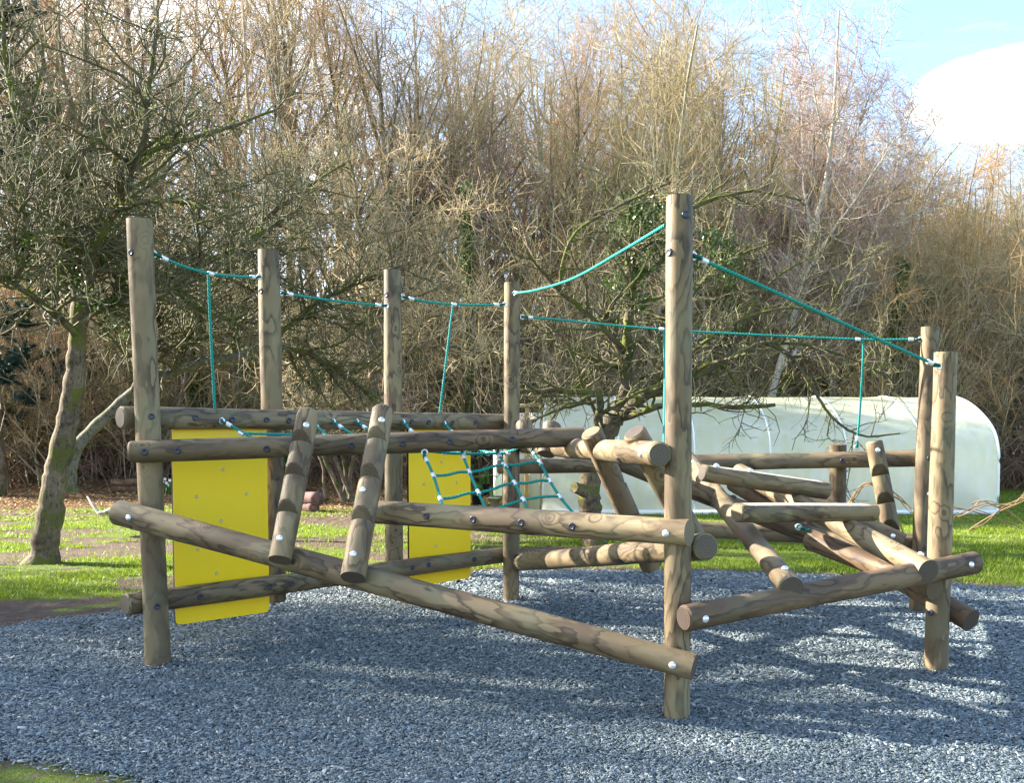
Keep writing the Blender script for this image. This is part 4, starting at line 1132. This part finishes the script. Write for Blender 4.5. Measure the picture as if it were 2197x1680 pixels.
    limbs = [(Wb((1668, 800, 0), (1740, 720, .2), (1800, 680, .3), (1845, 600, .4), (1890, 520, .5), (1940, 470, .5), (2010, 440, .6)), .055, .012),
             (Wb((1690, 720, 0), (1720, 610, -.4), (1770, 520, -.6), (1840, 420, -.8), (1900, 330, -1), (1960, 230, -1.1)), .05, .010),
             (Wb((1742, 500, 0), (1725, 400, .4), (1722, 300, .6), (1718, 220, .8), (1705, 120, .9)), .045, .010),
             (Wb((1765, 420, 0), (1810, 340, .3), (1850, 250, .6), (1880, 150, .8), (1890, 90, .8)), .04, .010),
             (Wb((1845, 600, .4), (1880, 480, .6), (1930, 380, .8), (1990, 300, .9), (2020, 250, .9)), .035, .009),
             (Wb((1780, 330, 0), (1755, 240, -.4), (1740, 150, -.6), (1730, 60, -.6)), .03, .009),
             (Wb((1740, 720, .2), (1690, 650, .5), (1640, 560, .8), (1610, 470, .9)), .03, .009),
             (Wb((1785, 280, 0), (1815, 200, .3), (1835, 120, .4), (1840, 40, .4)), .026, .008)]
    fruit_tree('birch_tree', 'tall white stemmed birch leaning right, its fine twigs against the sky', trunk, limbs, 404, 150, 1300, 4200, 'bark_birch', 'twig_birch', l1=(.7, 1.9), l2=(.4, 1.0), l3=(.2, .55), up=.10, spread_up=.5)
build_fruit_trees()

def build_pine():
    Y = 21.0; g = np.random.default_rng(31); x = P(-20, 800, Y).x; z0 = float(gz(x, Y)); hh = 15.
    e = empty('pine_tree', (x, Y, z0), 'dark blue green pine in the upper left corner', 'tree')
    T = MB(); p, q = grow(g, np.zeros((1, 3)), np.array([[0, 0, 1.]]), np.array([hh]), np.array([.22]), 14, .02, .1, .2); T.tubes(p, q, 10)
    S = spawn(g, p, q, 75, .12, 1, 60, 95, 1.3, 2.7, .35, .02, 1, .35); p1, q1 = grow(g, *S, 7, .08, .05, .3); T.tubes(p1, q1, 5)
    link('trunk', T.mesh('trunk', True), M['bark_grey'], e, Matrix.Translation((x, Y, z0)))
    S = spawn(g, p1, q1, 900, .2, 1, 20, 70, .3, .7, .5, .006); p2, q2 = grow(g, *S, 4, .15, .08, .5)
    N = 130000; S, D, L, R = spawn(g, p2, q2, N, .1, 1, 25, 60, .13, .22, .5, .002)
    side = norm(np.cross(D, g.normal(size=D.shape)))*.0095
    V = np.stack([S-side, S+side, S+D*L[:, None]], 1).reshape(-1, 3); 
    link('crown', mesh_np('crown', V, None, np.arange(3*N).reshape(-1, 3)), M['needle'], e, Matrix.Translation((x, Y, z0)))
build_pine()

def ivied_trunk(px, Y, top, w, label, seed):
    g = np.random.default_rng(seed); x = (px-CX)/F*Y; z0 = float(gz(x, Y)); zt = P(px, top, Y).z
    e = empty('ivy_tree', (x, Y, z0), label, 'tree'); T = MB()
    p, q = grow(g, np.zeros((1, 3)), np.array([[g.normal(0, .04), 0, 1]]), np.array([zt-z0]), np.array([.11]), 10, .03, .1, .3); T.tubes(p, q, 7)
    link('trunk', T.mesh('trunk', True), M['bark_grey'], e, Matrix.Translation((x, Y, z0)))
    n = 3200; t = g.random(n)**.8*9; i = np.minimum(t.astype(int), 8); f = (t-i)[:, None]
    C = p[0][i]*(1-f)+p[0][i+1]*f; C = C+norm(g.normal(size=C.shape))*(w*(.4+.6*g.random(n))*(1-.25*t/9)*(.7+.6*vnoise(t*2, t*0, seed)))[:, None]
    V, Tt = leaf_cards(C, .05, g)
    link('ivy', mesh_np('ivy', V, None, Tt), M['ivy'], e, Matrix.Translation((x, Y, z0)))
ivied_trunk(1905, 25.0, 560, .26, 'ivy clad trunk in the wood above the right end of the rope, darker and thicker', 1)
ivied_trunk(1960, 27.0, 600, .24, 'ivy clad trunk just left of the right hand posts in the wood', 2)
ivied_trunk(1012, 23.0, 400, .22, 'ivy clad trunk in the wood between the third post and the rear rope post', 3)
ivied_trunk(1590, 25.5, 520, .28, 'leafy ivy covered trunk in the wood right of the tall middle post', 4)
ivied_trunk(430, 24.0, 650, .30, 'ivy covered stump like trunk behind the left hanging rope', 5)
ivied_trunk(620, 21.5, 840, .3, 'low ivy covered stem in the wood beside the second rope post', 6)
# ------------------------------------------------------------------ polytunnel
def GG(px, py):
    lo, hi = 3., 80.
    for _ in range(50):
        m = (lo+hi)/2; p = P(px, py, m)
        if p.z > float(gz(p.x, p.y)): lo = m
        else: hi = m
    return P(px, py, lo)
def build_tunnel():
    half = [(16.78, -.05), (16.78, .5), (16.785, .85), (16.79, 1.03), (16.84, 1.20), (16.95, 1.38), (17.15, 1.54), (17.5, 1.72), (18.0, 1.91), (18.6, 2.05), (19.2, 2.11)]
    prof = half+[(38.4-y, z) for y, z in half[-2::-1]]
    prof = [tuple(v) for v in np.array([list(x) for x in smooth_path([Vector((y, z, 0)) for y, z in prof], 3)])[:, :2]]
    x1, x0, st = 7.17, -.69, 1.31
    e = empty('polytunnel', ((x0+x1)/2, 19.2, 0), 'long white translucent polytunnel behind the climbing frame', 'polytunnel')
    xs = np.arange(x0, x1+.01, st/8); np_ = len(prof); cy, cz = 19.2, .9
    V = []
    for x in xs:
        ph = ((x-x0)/st) % 1; s = 1-.010*math.sin(PI*ph)
        for y, z in prof:
            k = s-.004*math.sin(x*7+y*3) if z > .6 else 1-.006*math.sin(x*9+z*5)
            V.append((x, cy+(y-cy)*k, cz+(z-cz)*(k if z > cz else 1)))
    Q = []
    for i in range(len(xs)-1):
        for j in range(np_-1): Q.append((i*np_+j, (i+1)*np_+j, (i+1)*np_+j+1, i*np_+j+1))
    m, nt = new_mat('polythene'); t = NT(nt); pos = t.obj()
    sp = t.n('ShaderNodeSeparateXYZ'); t.link(pos, sp.inputs[0])
    n = t.noise(t.vmath('MULTIPLY', pos, (1, 1, .35)), 1.9, 5, .65); n2 = t.noise(t.vmath('MULTIPLY', pos, (1, 1, .15)), 9, 4, .6)
    alg = t.math('ADD', t.math('MULTIPLY', n, .7), t.math('MULTIPLY', n2, .4))
    alg = t.mr(t.math('ADD', alg, t.math('MULTIPLY', sp.outputs[2], .17)), 0.60, 0.98)
    c = t.mix(alg, (.93, .93, .90), (.80, .80, .52))
    dirt = t.mr(t.math('SUBTRACT', t.math('ADD', n2, n), t.math('MULTIPLY', sp.outputs[2], 1.1)), .95, 1.5, 0, .5)
    c = t.mix(dirt, c, (.40, .40, .33))
    wr = t.noise(t.vmath('MULTIPLY', pos, (1, 1, .3)), 3.4, 3, .5)
    b = t.bsdf(c, .35, t.bump(wr, .5, .08), spec=.4)
    tr = t.n('ShaderNodeBsdfTranslucent'); t.link(c, tr.inputs[0])
    mx = t.n('ShaderNodeMixShader'); mx.inputs[0].default_value = .58; t.link(b, mx.inputs[1]); t.link(tr.outputs[0], mx.inputs[2])
    tp = t.n('ShaderNodeBsdfTransparent'); tp.inputs[0].default_value = (.92, .94, .94, 1); m2 = t.n('ShaderNodeMixShader')
    t.setin(m2.inputs[0], t.mr(t.math('SUBTRACT', t.math('MULTIPLY', t.noise(pos, 1.3, 3), 1.2), sp.outputs[2]), -.15, .5, .03, .30))
    t.link(mx.outputs[0], m2.inputs[1]); t.link(tp.outputs[0], m2.inputs[2]); t.out(m2.outputs[0])
    off = Matrix.Translation((0, 0, 0))
    link('cover', mesh_np('cover', V, Q, None, True), m, e, off)
    # gathered end sheet
    for x, nm in ((x1-.02, 'end_sheet'),):
        EV = [(x, y, z) for y, z in prof]+[(x-.05, cy, .9)]; T = [(i, i+1, np_) for i in range(np_-1)]
        link(nm, mesh_np(nm, EV, None, T), m, e, off)
    white = mat_simple('white_hoop', (.82, .83, .82), .4)
    for k in range(7):
        x = x0+k*st; b = MB(); pts = np.array([(x, cy+(y-cy)*1.002, cz+(z-cz)*1.003+.003) for y, z in prof]); b.tubes(pts, np.full(len(pts), 0.015 if k < 6 else .022), 8)
        link('hoop', b.mesh('hoop', True), white, e, off)
    b = MB(); b.box(((x0+x1)/2, 16.745, .03), (x1-x0, .05, .09)); link('base_rail', b.mesh('base_rail'), white, e, off)
    # timber framed doorway at the left end
    tim = mat_simple('door_timber', (.42, .27, .13), .65, var=.25, vs=9)
    d = MB(); Yd = 16.6
    def bar(p, q, w=.07):
        a, c2 = P(*p, Yd), P(*q, Yd); mid = (a+c2)/2; L = (c2-a).length; R = frame_z(a, c2).to_3x3(); d.box(mid, (w*.7, w, L), R)
    bar((1129, 1098), (1131, 872)); bar((1160, 1098), (1160, 905), .04); bar((1088, 872), (1162, 868), .06); bar((1118, 903), (1152, 901), .05)
    bar((1082, 1098), (1086, 872), .06)
    link('door_frame', d.mesh('door_frame'), tim, e, off)
    d = MB(); a = P(1068, 1064, Yd-.25); c2 = P(1068, 950, Yd-.25); d.box((a+c2)/2, (.145, .03, (c2-a).length)); link('door', d.mesh('door'), white, e, off)
    cream = mat_simple('cream_board', (.62, .60, .50), .6, var=.12, vs=5)
    d = MB(); a = P(1145, 1094, Yd+.12); c2 = P(1145, 886, Yd+.12); d.box((a+c2)/2, (.27, .02, (c2-a).length)); a = P(1107, 1094, Yd+.12); c2 = P(1107, 886, Yd+.12); d.box((a+c2)/2, (.30, .02, (c2-a).length))
    link('end_board', d.mesh('end_board'), cream, e, off)
build_tunnel()

# ------------------------------------------------------------------ small things round the lawn
wood_old = mat_bark('old_board', (.085, .050, .032), (.17, .105, .065), None, 0, 14)
def tuft(parent, name, c, n, h, spread, mat, seed, wd=.010, leanmax=.5):
    g = np.random.default_rng(seed); b = np.array(c)+np.stack([g.normal(0, spread, n), g.normal(0, spread, n), np.zeros(n)], 1)
    a = g.uniform(0, 6.28, n); ln = g.uniform(.05, leanmax, n); L = h*g.uniform(.6, 1.1, n); w = np.stack([np.cos(a+1.6), np.sin(a+1.6), 0*a], 1)*wd
    o = np.stack([np.cos(a), np.sin(a), 0*a], 1)*(ln*L)[:, None]; up = np.array([0, 0, 1.])
    m = b+o*.35+up*(L*.6)[:, None]; t_ = b+o+up*(L*(1-.3*ln))[:, None]
    V = np.stack([b-w, b+w, m+w, m-w, t_], 1).reshape(-1, 3)-np.array(c); k = (np.arange(n)*5)[:, None]
    return link(name, mesh_np(name, V, k+np.array([[0, 1, 2, 3]]), k+np.array([[3, 2, 4]])), mat, parent, Matrix.Translation(c))
M['spring'] = mat_leaf('spring_leaf', (.06, .16, .03), (.16, .32, .07), .45, .3)
M['petal'] = mat_simple('white_petal', (.82, .83, .74), .5)
def small_things():
    # raised planter
    p = GG(262, 1058); e = empty('planter', p, 'low brown wooden planter box beside the left front post', 'planter'); w, h, dp = .98, .30, .6
    d = MB()
    for k in range(2):
        d.box((w/2-.24, 0, .075+.15*k), (w, .035, .143)); d.box((w/2-.24, dp, .075+.15*k), (w, .035, .143)); d.box((-.24+.018, dp/2, .075+.15*k), (.035, dp-.04, .143)); d.box((w-.24-.018, dp/2, .075+.15*k), (.035, dp-.04, .143))
    link('boards', d.mesh('boards'), wood_old, e, Matrix.Translation(p))
    d = MB(); d.box((w/2-.24, dp/2, .12), (w-.08, dp-.05, .24)); link('soil', d.mesh('soil'), mat_simple('planter_soil', (.12, .09, .055), .9, var=.5, vs=40), e, Matrix.Translation(p))
    c = P(318, 1033, p.y+.3); q = Vector((c.x, p.y+.3, p.z+.23))
    tag(tuft(None, 'daffodil', q, 46, .26, .08, M['spring'], 1), 'clump of green daffodil leaves growing in the brown planter', 'plant')
    # narcissus clump right of the post
    p = GG(350, 1060); f = tuft(None, 'narcissus', p, 60, .30, .12, M['spring'], 2); tag(f, 'white flowering narcissus clump between the left front post and the yellow panel', 'plant')
    d = MB(); g = np.random.default_rng(3)
    for i in range(16):
        c = np.array([g.normal(0, .13), g.normal(0, .1), g.uniform(.2, .34)])
        for k in range(5):
            a = k*1.257; v = np.array([math.cos(a), -.25, math.sin(a)])*.04; s = np.array([-math.sin(a), 0, math.cos(a)])*.02
            d.add([c, c+v*.6+s, c+v, c+v*.6-s], [[0, 1, 2, 3]])
    fl = link('flower', d.mesh('flower'), M['petal'], f, Matrix.Translation(p))
    # timber blocks
    for i, (px, lab) in enumerate(((261, 'left'), (283, 'middle'), (304, 'right'))):
        p = GG(px, 1023); d = MB(); d.box((0, .2, .12), (.225, .4, .24+.02*(i % 2))); m = d.mesh('timber_block')
        tag(link('timber_block', m, wood_old, None, Matrix.Translation(p)), {'left': 'leftmost of three brown timber blocks in a row below the brambles', 'middle': 'middle one of three brown timber blocks in a row below the brambles', 'right': 'rightmost of three brown timber blocks in a row below the brambles'}[lab], 'block', 'timber blocks at the edge of the leaves')
    # sawn logs on the grass
    for (x0_, y0_, x1_, y1_, r, lab, mt) in ((632, 1069, 684, 1071, .125, 'reddish brown sawn log lying on top of a darker one behind the stepped logs', 'log_red'), (640, 1087, 676, 1089, .10, 'dark sawn log lying on the ground beneath the reddish sawn log', 'log_dark')):
        Yq = GG(665, 1098).y+.1; a, b = P(x0_, y0_, Yq+.25), P(x1_, y1_, Yq-.1); bb = MB(); pts = np.array([list(a.lerp(b, t)) for t in np.linspace(0, 1, 8)])
        R = np.full(8, r)*np.random.default_rng(4).uniform(.93, 1.05, 8); o0 = np.array(a); bb.tubes(pts-o0, R, 14); n = bb.n; bb.add([pts[-1]-o0], None, [[n-14+j-n, n-14+(j+1) % 14-n, 0] for j in range(14)]); bb.add([pts[0]-o0], None, [[(j+1) % 14-bb.n, j-bb.n, 0] for j in range(14)])
        tag(link('sawn_log', bb.mesh('sawn_log', False), mat_bark('sawn_'+mt, (.10, .05, .045), (.20, .11, .10), None, 0, 20), None, Matrix.Translation(a)), lab, 'log')
    # plant pots by the tunnel door
    for px, py, r, hh, col, lab, s in ((1062, 1089, .125, .20, (.52, .48, .40), 'square beige plant pot with green leaves by the tunnel door', 1), (1039, 1064, .13, .28, (.02, .02, .022), 'black plant pot with tall green leaves left of the tunnel door', 2), (1024, 1084, .12, .22, (.025, .025, .028), 'black plant pot half behind the yellow panel near the tunnel door', 3)):
        p = GG(px, py); e = empty('plant_pot', p, lab, 'plant pot')
        link('pot', lathe_mesh('pot', [(.0, 0), (r*.72, 0), (r*.95, hh*.85), (r*1.08, hh*.85), (r*1.08, hh), (r*.95, hh), (r*.9, hh*.8)], 4 if s == 1 else 16), mat_simple('pot_%d' % s, col, .6, var=.15, vs=12), e, Matrix.Translation(p) @ Matrix.Rotation(.6, 4, 'Z'))
        tuft(e, 'leaves', p+Vector((0, 0, hh*.75)), 34, .30 if s != 2 else .42, r*.35, M['spring'], 20+s, .014, .7)
    # pale dead branch lying on the lawn
    p = GG(235, 1108); g = np.random.default_rng(6); b = MB()
    S = np.zeros((5, 3)); S[:, 0] = g.uniform(-.4, .2, 5); S[:, 1] = g.uniform(-.1, .1, 5); S[:, 2] = .04
    D = np.array([[1, .1, .05], [1, -.15, .12], [.9, .2, .1], [-.8, .2, .15], [.7, -.3, .2]]); pts, rad = grow(g, S, D, np.array([1.0, .8, .6, .5, .5]), np.array([.045, .035, .03, .03, .025]), 7, .18, 0, .4); pts[..., 2] = np.maximum(pts[..., 2], .02); b.tubes(pts, rad, 6)
    tag(link('dead_branch', b.mesh('dead_branch', True), mat_bark('bleached', (.42, .37, .31), (.66, .60, .53), None, 0, 10), None, Matrix.Translation(p)), 'bleached dead branch lying on the muddy lawn behind the leaning apple trunk', 'branch')
    # coppiced shrub
    Yc = GG(740, 1080).y
    W = lambda *a: [P(x, y, Yc+d) for x, y, d in a]
    tr = [(W((742, 1082, 0), (720, 1035, 0), (697, 985, 0), (680, 930, 0), (655, 850, 0)), .055, .025), (W((760, 1080, 0), (738, 1030, .1), (720, 985, .1), (700, 900, .2), (690, 800, .3)), .05, .022),
          (W((752, 1072, .1), (752, 1020, .2), (760, 970, .2), (770, 880, .3), (790, 790, .3)), .045, .02), (W((735, 1080, .2), (742, 1020, .3), (733, 960, .3), (740, 870, .4), (735, 760, .4)), .04, .02),
          (W((700, 1074, .2), (695, 1040, .3), (690, 990, .3), (640, 900, .5), (610, 830, .6)), .04, .018), (W((770, 1070, .3), (782, 1010, .3), (785, 950, .4), (830, 860, .5), (860, 790, .5)), .04, .018)]
    lm = [(t[0][2:], t[2]*1.3, .01) for t in tr]
    fruit_tree('coppiced_shrub', 'coppiced shrub of several brown stems behind the two front stepped logs', tr, lm, 505, 70, 500, 2000, 'bark_grey', 'twig_brown', l1=(.5, 1.4), up=.05)
    # woven willow arch and low willow fence
    wil = mat_twig('willow_rod', (.15, .085, .045), (.36, .24, .12), 3)
    def rods(name, paths, Yw, label, cat, seed, nr=4, r=.010):
        g = np.random.default_rng(seed); b = MB(); base = None
        for path in paths:
            pts = [P(x, y, Yw+dy) for x, y, dy in path]
            if base is None: base = np.array(pts[0])
            for k in range(nr):
                s = np.array([list(v) for v in smooth_path(pts, 6)]); n = len(s); ph = g.uniform(0, 6.28); am = .03
                s[:, 0] += am*np.sin(np.linspace(0, 7, n)+ph); s[:, 1] += am*np.cos(np.linspace(0, 7, n)+ph); s[:, 2] += am*.6*np.sin(np.linspace(1, 8, n)+ph)
                b.tubes(s-base, np.linspace(r, r*.6, n)*g.uniform(.7, 1.2), 5)
        o = link(name, b.mesh(name, True), wil, None, Matrix.Translation(base)); tag(o, label, cat); return o
    Yw = G(1938, 1152).y
    rods('willow_arch', [[(1814, 1108, .6), (1828, 1075, .5), (1848, 1046, .3), (1868, 1035, .2)], [(1936, 1152, 0), (1924, 1105, 0), (1904, 1062, .1), (1884, 1040, .15), (1862, 1034, .2)], [(1866, 1036, .2), (1900, 1048, .2), (1930, 1072, .2), (1965, 1105, .2)]], Yw, 'woven willow arch on the grass between the stepped log and the right posts', 'arch', 1)
    Yw = G(2070, 1145).y; cv = lambda x, y: ((2600+x/2.706)*.718, (1280+y/2.706)*.718)
    pp = [[(690, 722), (920, 622), (1150, 612), (1290, 500)], [(770, 842), (950, 740), (1100, 640), (1290, 560)], [(660, 640), (860, 668), (1030, 740), (1210, 812)], [(690, 678), (800, 740), (890, 826)], [(830, 620), (900, 590), (1020, 620), (1260, 780)], [(1040, 640), (1150, 612), (1260, 545)]]
    rods('willow_fence', [[(*cv(x, y), .15*i) for x, y in q] for i, q in enumerate(pp)], Yw, 'loose low fence of crossing willow rods at the right edge', 'fence', 2, 2, .011)
    # reed screens
    reed = mat_twig('reed', (.30, .22, .11), (.56, .45, .26), 4)
    for x0_, x1_, yt, Yr, lab in ((40, 118, 846, 27.0, 'reed screen panel left of the ivy behind the leaning apple trunk'), (198, 300, 856, 27.2, 'reed screen panel right of the ivy behind the leaning apple trunk')):
        a, b = P(x0_, yt, Yr), P(x1_, yt, Yr); z0 = float(gz(a.x, Yr))-.05; e = empty('reed_screen', (a.x, Yr, z0), lab, 'fence'); d = MB(); n = int((b.x-a.x)/.022); g = np.random.default_rng(8)
        xs = np.linspace(0, b.x-a.x, n); S = np.stack([xs+g.normal(0, .004, n), g.normal(0, .012, n), np.zeros(n)], 1); T_ = S+np.stack([g.normal(0, .01, n), 0*xs, (a.z-z0)*g.uniform(.97, 1.02, n)], 1)
        d.tubes(np.stack([S, T_], 1), np.full((n, 2), .0125), 5); link('reeds', d.mesh('reeds', True), reed, e, Matrix.Translation((a.x, Yr, z0)))
        for k in range(5):
            w = MB(); z = (a.z-z0)*(k+.5)/5; w.tubes(np.array([(0, -.022, z), (b.x-a.x, -.022, z)]), np.array([.006, .006]), 5); link('wire', w.mesh('wire', True), M['panel_edge'], e, Matrix.Translation((a.x, Yr, z0)))
    # ivy mound over the screens
    g = np.random.default_rng(12); C = []
    for px, w_, y0_, y1_ in ((150, 38, 790, 960), (330, 45, 780, 940), (420, 40, 800, 930), (20, 30, 880, 960)):
        n = 1500; x = g.normal(px, w_*.5, n); y = g.uniform(y0_, y1_, n); C.append(np.array([list(P(a, b, 26.2+g.normal(0, .25))) for a, b in zip(x, y)]))
    C = np.concatenate(C); V, T = leaf_cards(C, .06, g); tag(link('ivy_mound', mesh_np('ivy_mound', V, None, T), M['ivy']), 'dark ivy growing over the reed screens on the left', 'ivy', kind='stuff')
    # brambles
    def brambles(name, boxes, label, n, leaf):
        g = np.random.default_rng(15); b = MB()
        for px0, px1, Y0, Y1, hh in boxes:
            k = n; Y = g.uniform(Y0, Y1, k); x = (g.uniform(px0, px1, k)-CX)/F*Y; S = np.stack([x, Y, gz(x, Y)], 1); a = g.uniform(0, 6.28, k)
            D = np.stack([np.cos(a)*.6, np.sin(a)*.6, np.ones(k)], 1); p, q = grow(g, S, D, hh*g.uniform(.7, 2.2, k), np.full(k, .009), 9, .14, -.16, .5); p[..., 2] = np.maximum(p[..., 2], gz(p[..., 0], p[..., 1])+.01); b.tubes(p, q, 4)
            S2 = spawn(g, p, q, k*4, .1, 1, 30, 80, .15, .5, .6, .004); p2, q2 = grow(g, *S2, 4, .2, -.05, .5); b.tubes(p2, q2, 3)
            if leaf:
                C = p2[:, -1][g.random(len(p2)) < leaf]; V, T = leaf_cards(C, .035, g); b.add(V, None, T)
        tag(link(name, b.mesh(name), M['bramble']), label, 'brambles', kind='stuff')
    brambles('brambles', [(-80, 420, 22.5, 26.5, 1.5), (420, 1000, 22.5, 25, 1.1)], 'tangle of brown bramble canes below the reed screens on the left', 420, .2)
    brambles('bramble_hedge', [(2085, 2420, 23.5, 27.5, 2.6), (2085, 2420, 24, 27, 1.6)], 'reddish brown bramble hedge beyond the right end of the polytunnel', 620, .7)
    # the unseen trees added to dapple the chippings are part of the woodland
small_things()

# ------------------------------------------------------------------ sky, sun, view
SUN_EL, SUN_AZ = math.radians(27), math.atan2(-.955, .27)
def build_light():
    w = bpy.data.worlds.new('World'); scene.world = w; w.use_nodes = True; nt = w.node_tree; nt.nodes.clear(); t = NT(nt)
    sky = t.n('ShaderNodeTexSky'); sky.sky_type = 'NISHITA'; sky.sun_disc = False; sky.sun_elevation = SUN_EL; sky.sun_rotation = SUN_AZ
    sky.air_density = 1.0; sky.dust_density = .6; sky.ozone_density = 2.5
    d = t.n('ShaderNodeTexCoord').outputs['Generated']
    sp = t.n('ShaderNodeSeparateXYZ'); t.link(d, sp.inputs[0])
    flat = t.vmath('MULTIPLY', d, (1, 1, 2.6))
    n = t.noise(flat, 2.6, 6, .62); n2 = t.noise(t.vmath('MULTIPLY', d, (1, 1, 6)), 3.2, 5, .7)
    c0 = ray(2190, 205).normalized()
    dv = t.vmath('SUBTRACT', d, tuple(c0)); dv = t.vmath('MULTIPLY', dv, (1.0, 1.0, 2.6)); dist = t.vmath('LENGTH', dv)
    cum = t.mr(t.math('SUBTRACT', t.math('ADD', t.mr(dist, 0, .16, .60, .0), t.math('MULTIPLY', n, .55)), t.mr(dist, .1, .3, 0, .4)), .47, .58, 0, 1, True)
    wisp = t.mr(n2, .54, .82, 0, .35, True)
    leftc = t.math('MULTIPLY', t.mr(n, .40, .62, 0, .85, True), t.mr(sp.outputs[0], .0, -.25))
    f = t.math('MAXIMUM', t.math('MAXIMUM', cum, wisp), leftc)
    c = t.mix(f, sky.outputs[0], (5.2, 5.5, 5.8))
    bg = t.n('ShaderNodeBackground'); t.link(c, bg.inputs[0]); bg.inputs[1].default_value = .09
    o = t.n('ShaderNodeOutputWorld'); t.link(bg.outputs[0], o.inputs[0])
    L = bpy.data.lights.new('sun', 'SUN'); L.energy = 5.0; L.angle = math.radians(.55); L.color = (1.0, .92, .80)
    s = bpy.data.objects.new('sun', L); COL.objects.link(s)
    dirv = Vector((math.sin(SUN_AZ)*math.cos(SUN_EL), math.cos(SUN_AZ)*math.cos(SUN_EL), math.sin(SUN_EL)))
    s.rotation_euler = dirv.to_track_quat('Z', 'Y').to_euler(); s.location = dirv*40
build_light()
scene.view_settings.view_transform = 'Standard'; scene.view_settings.look = 'None'; scene.view_settings.gamma = 1
scene.view_settings.exposure = 2.65
scene.cycles.max_bounces = 6; scene.cycles.transparent_max_bounces = 8
scene.cycles.use_denoising = True
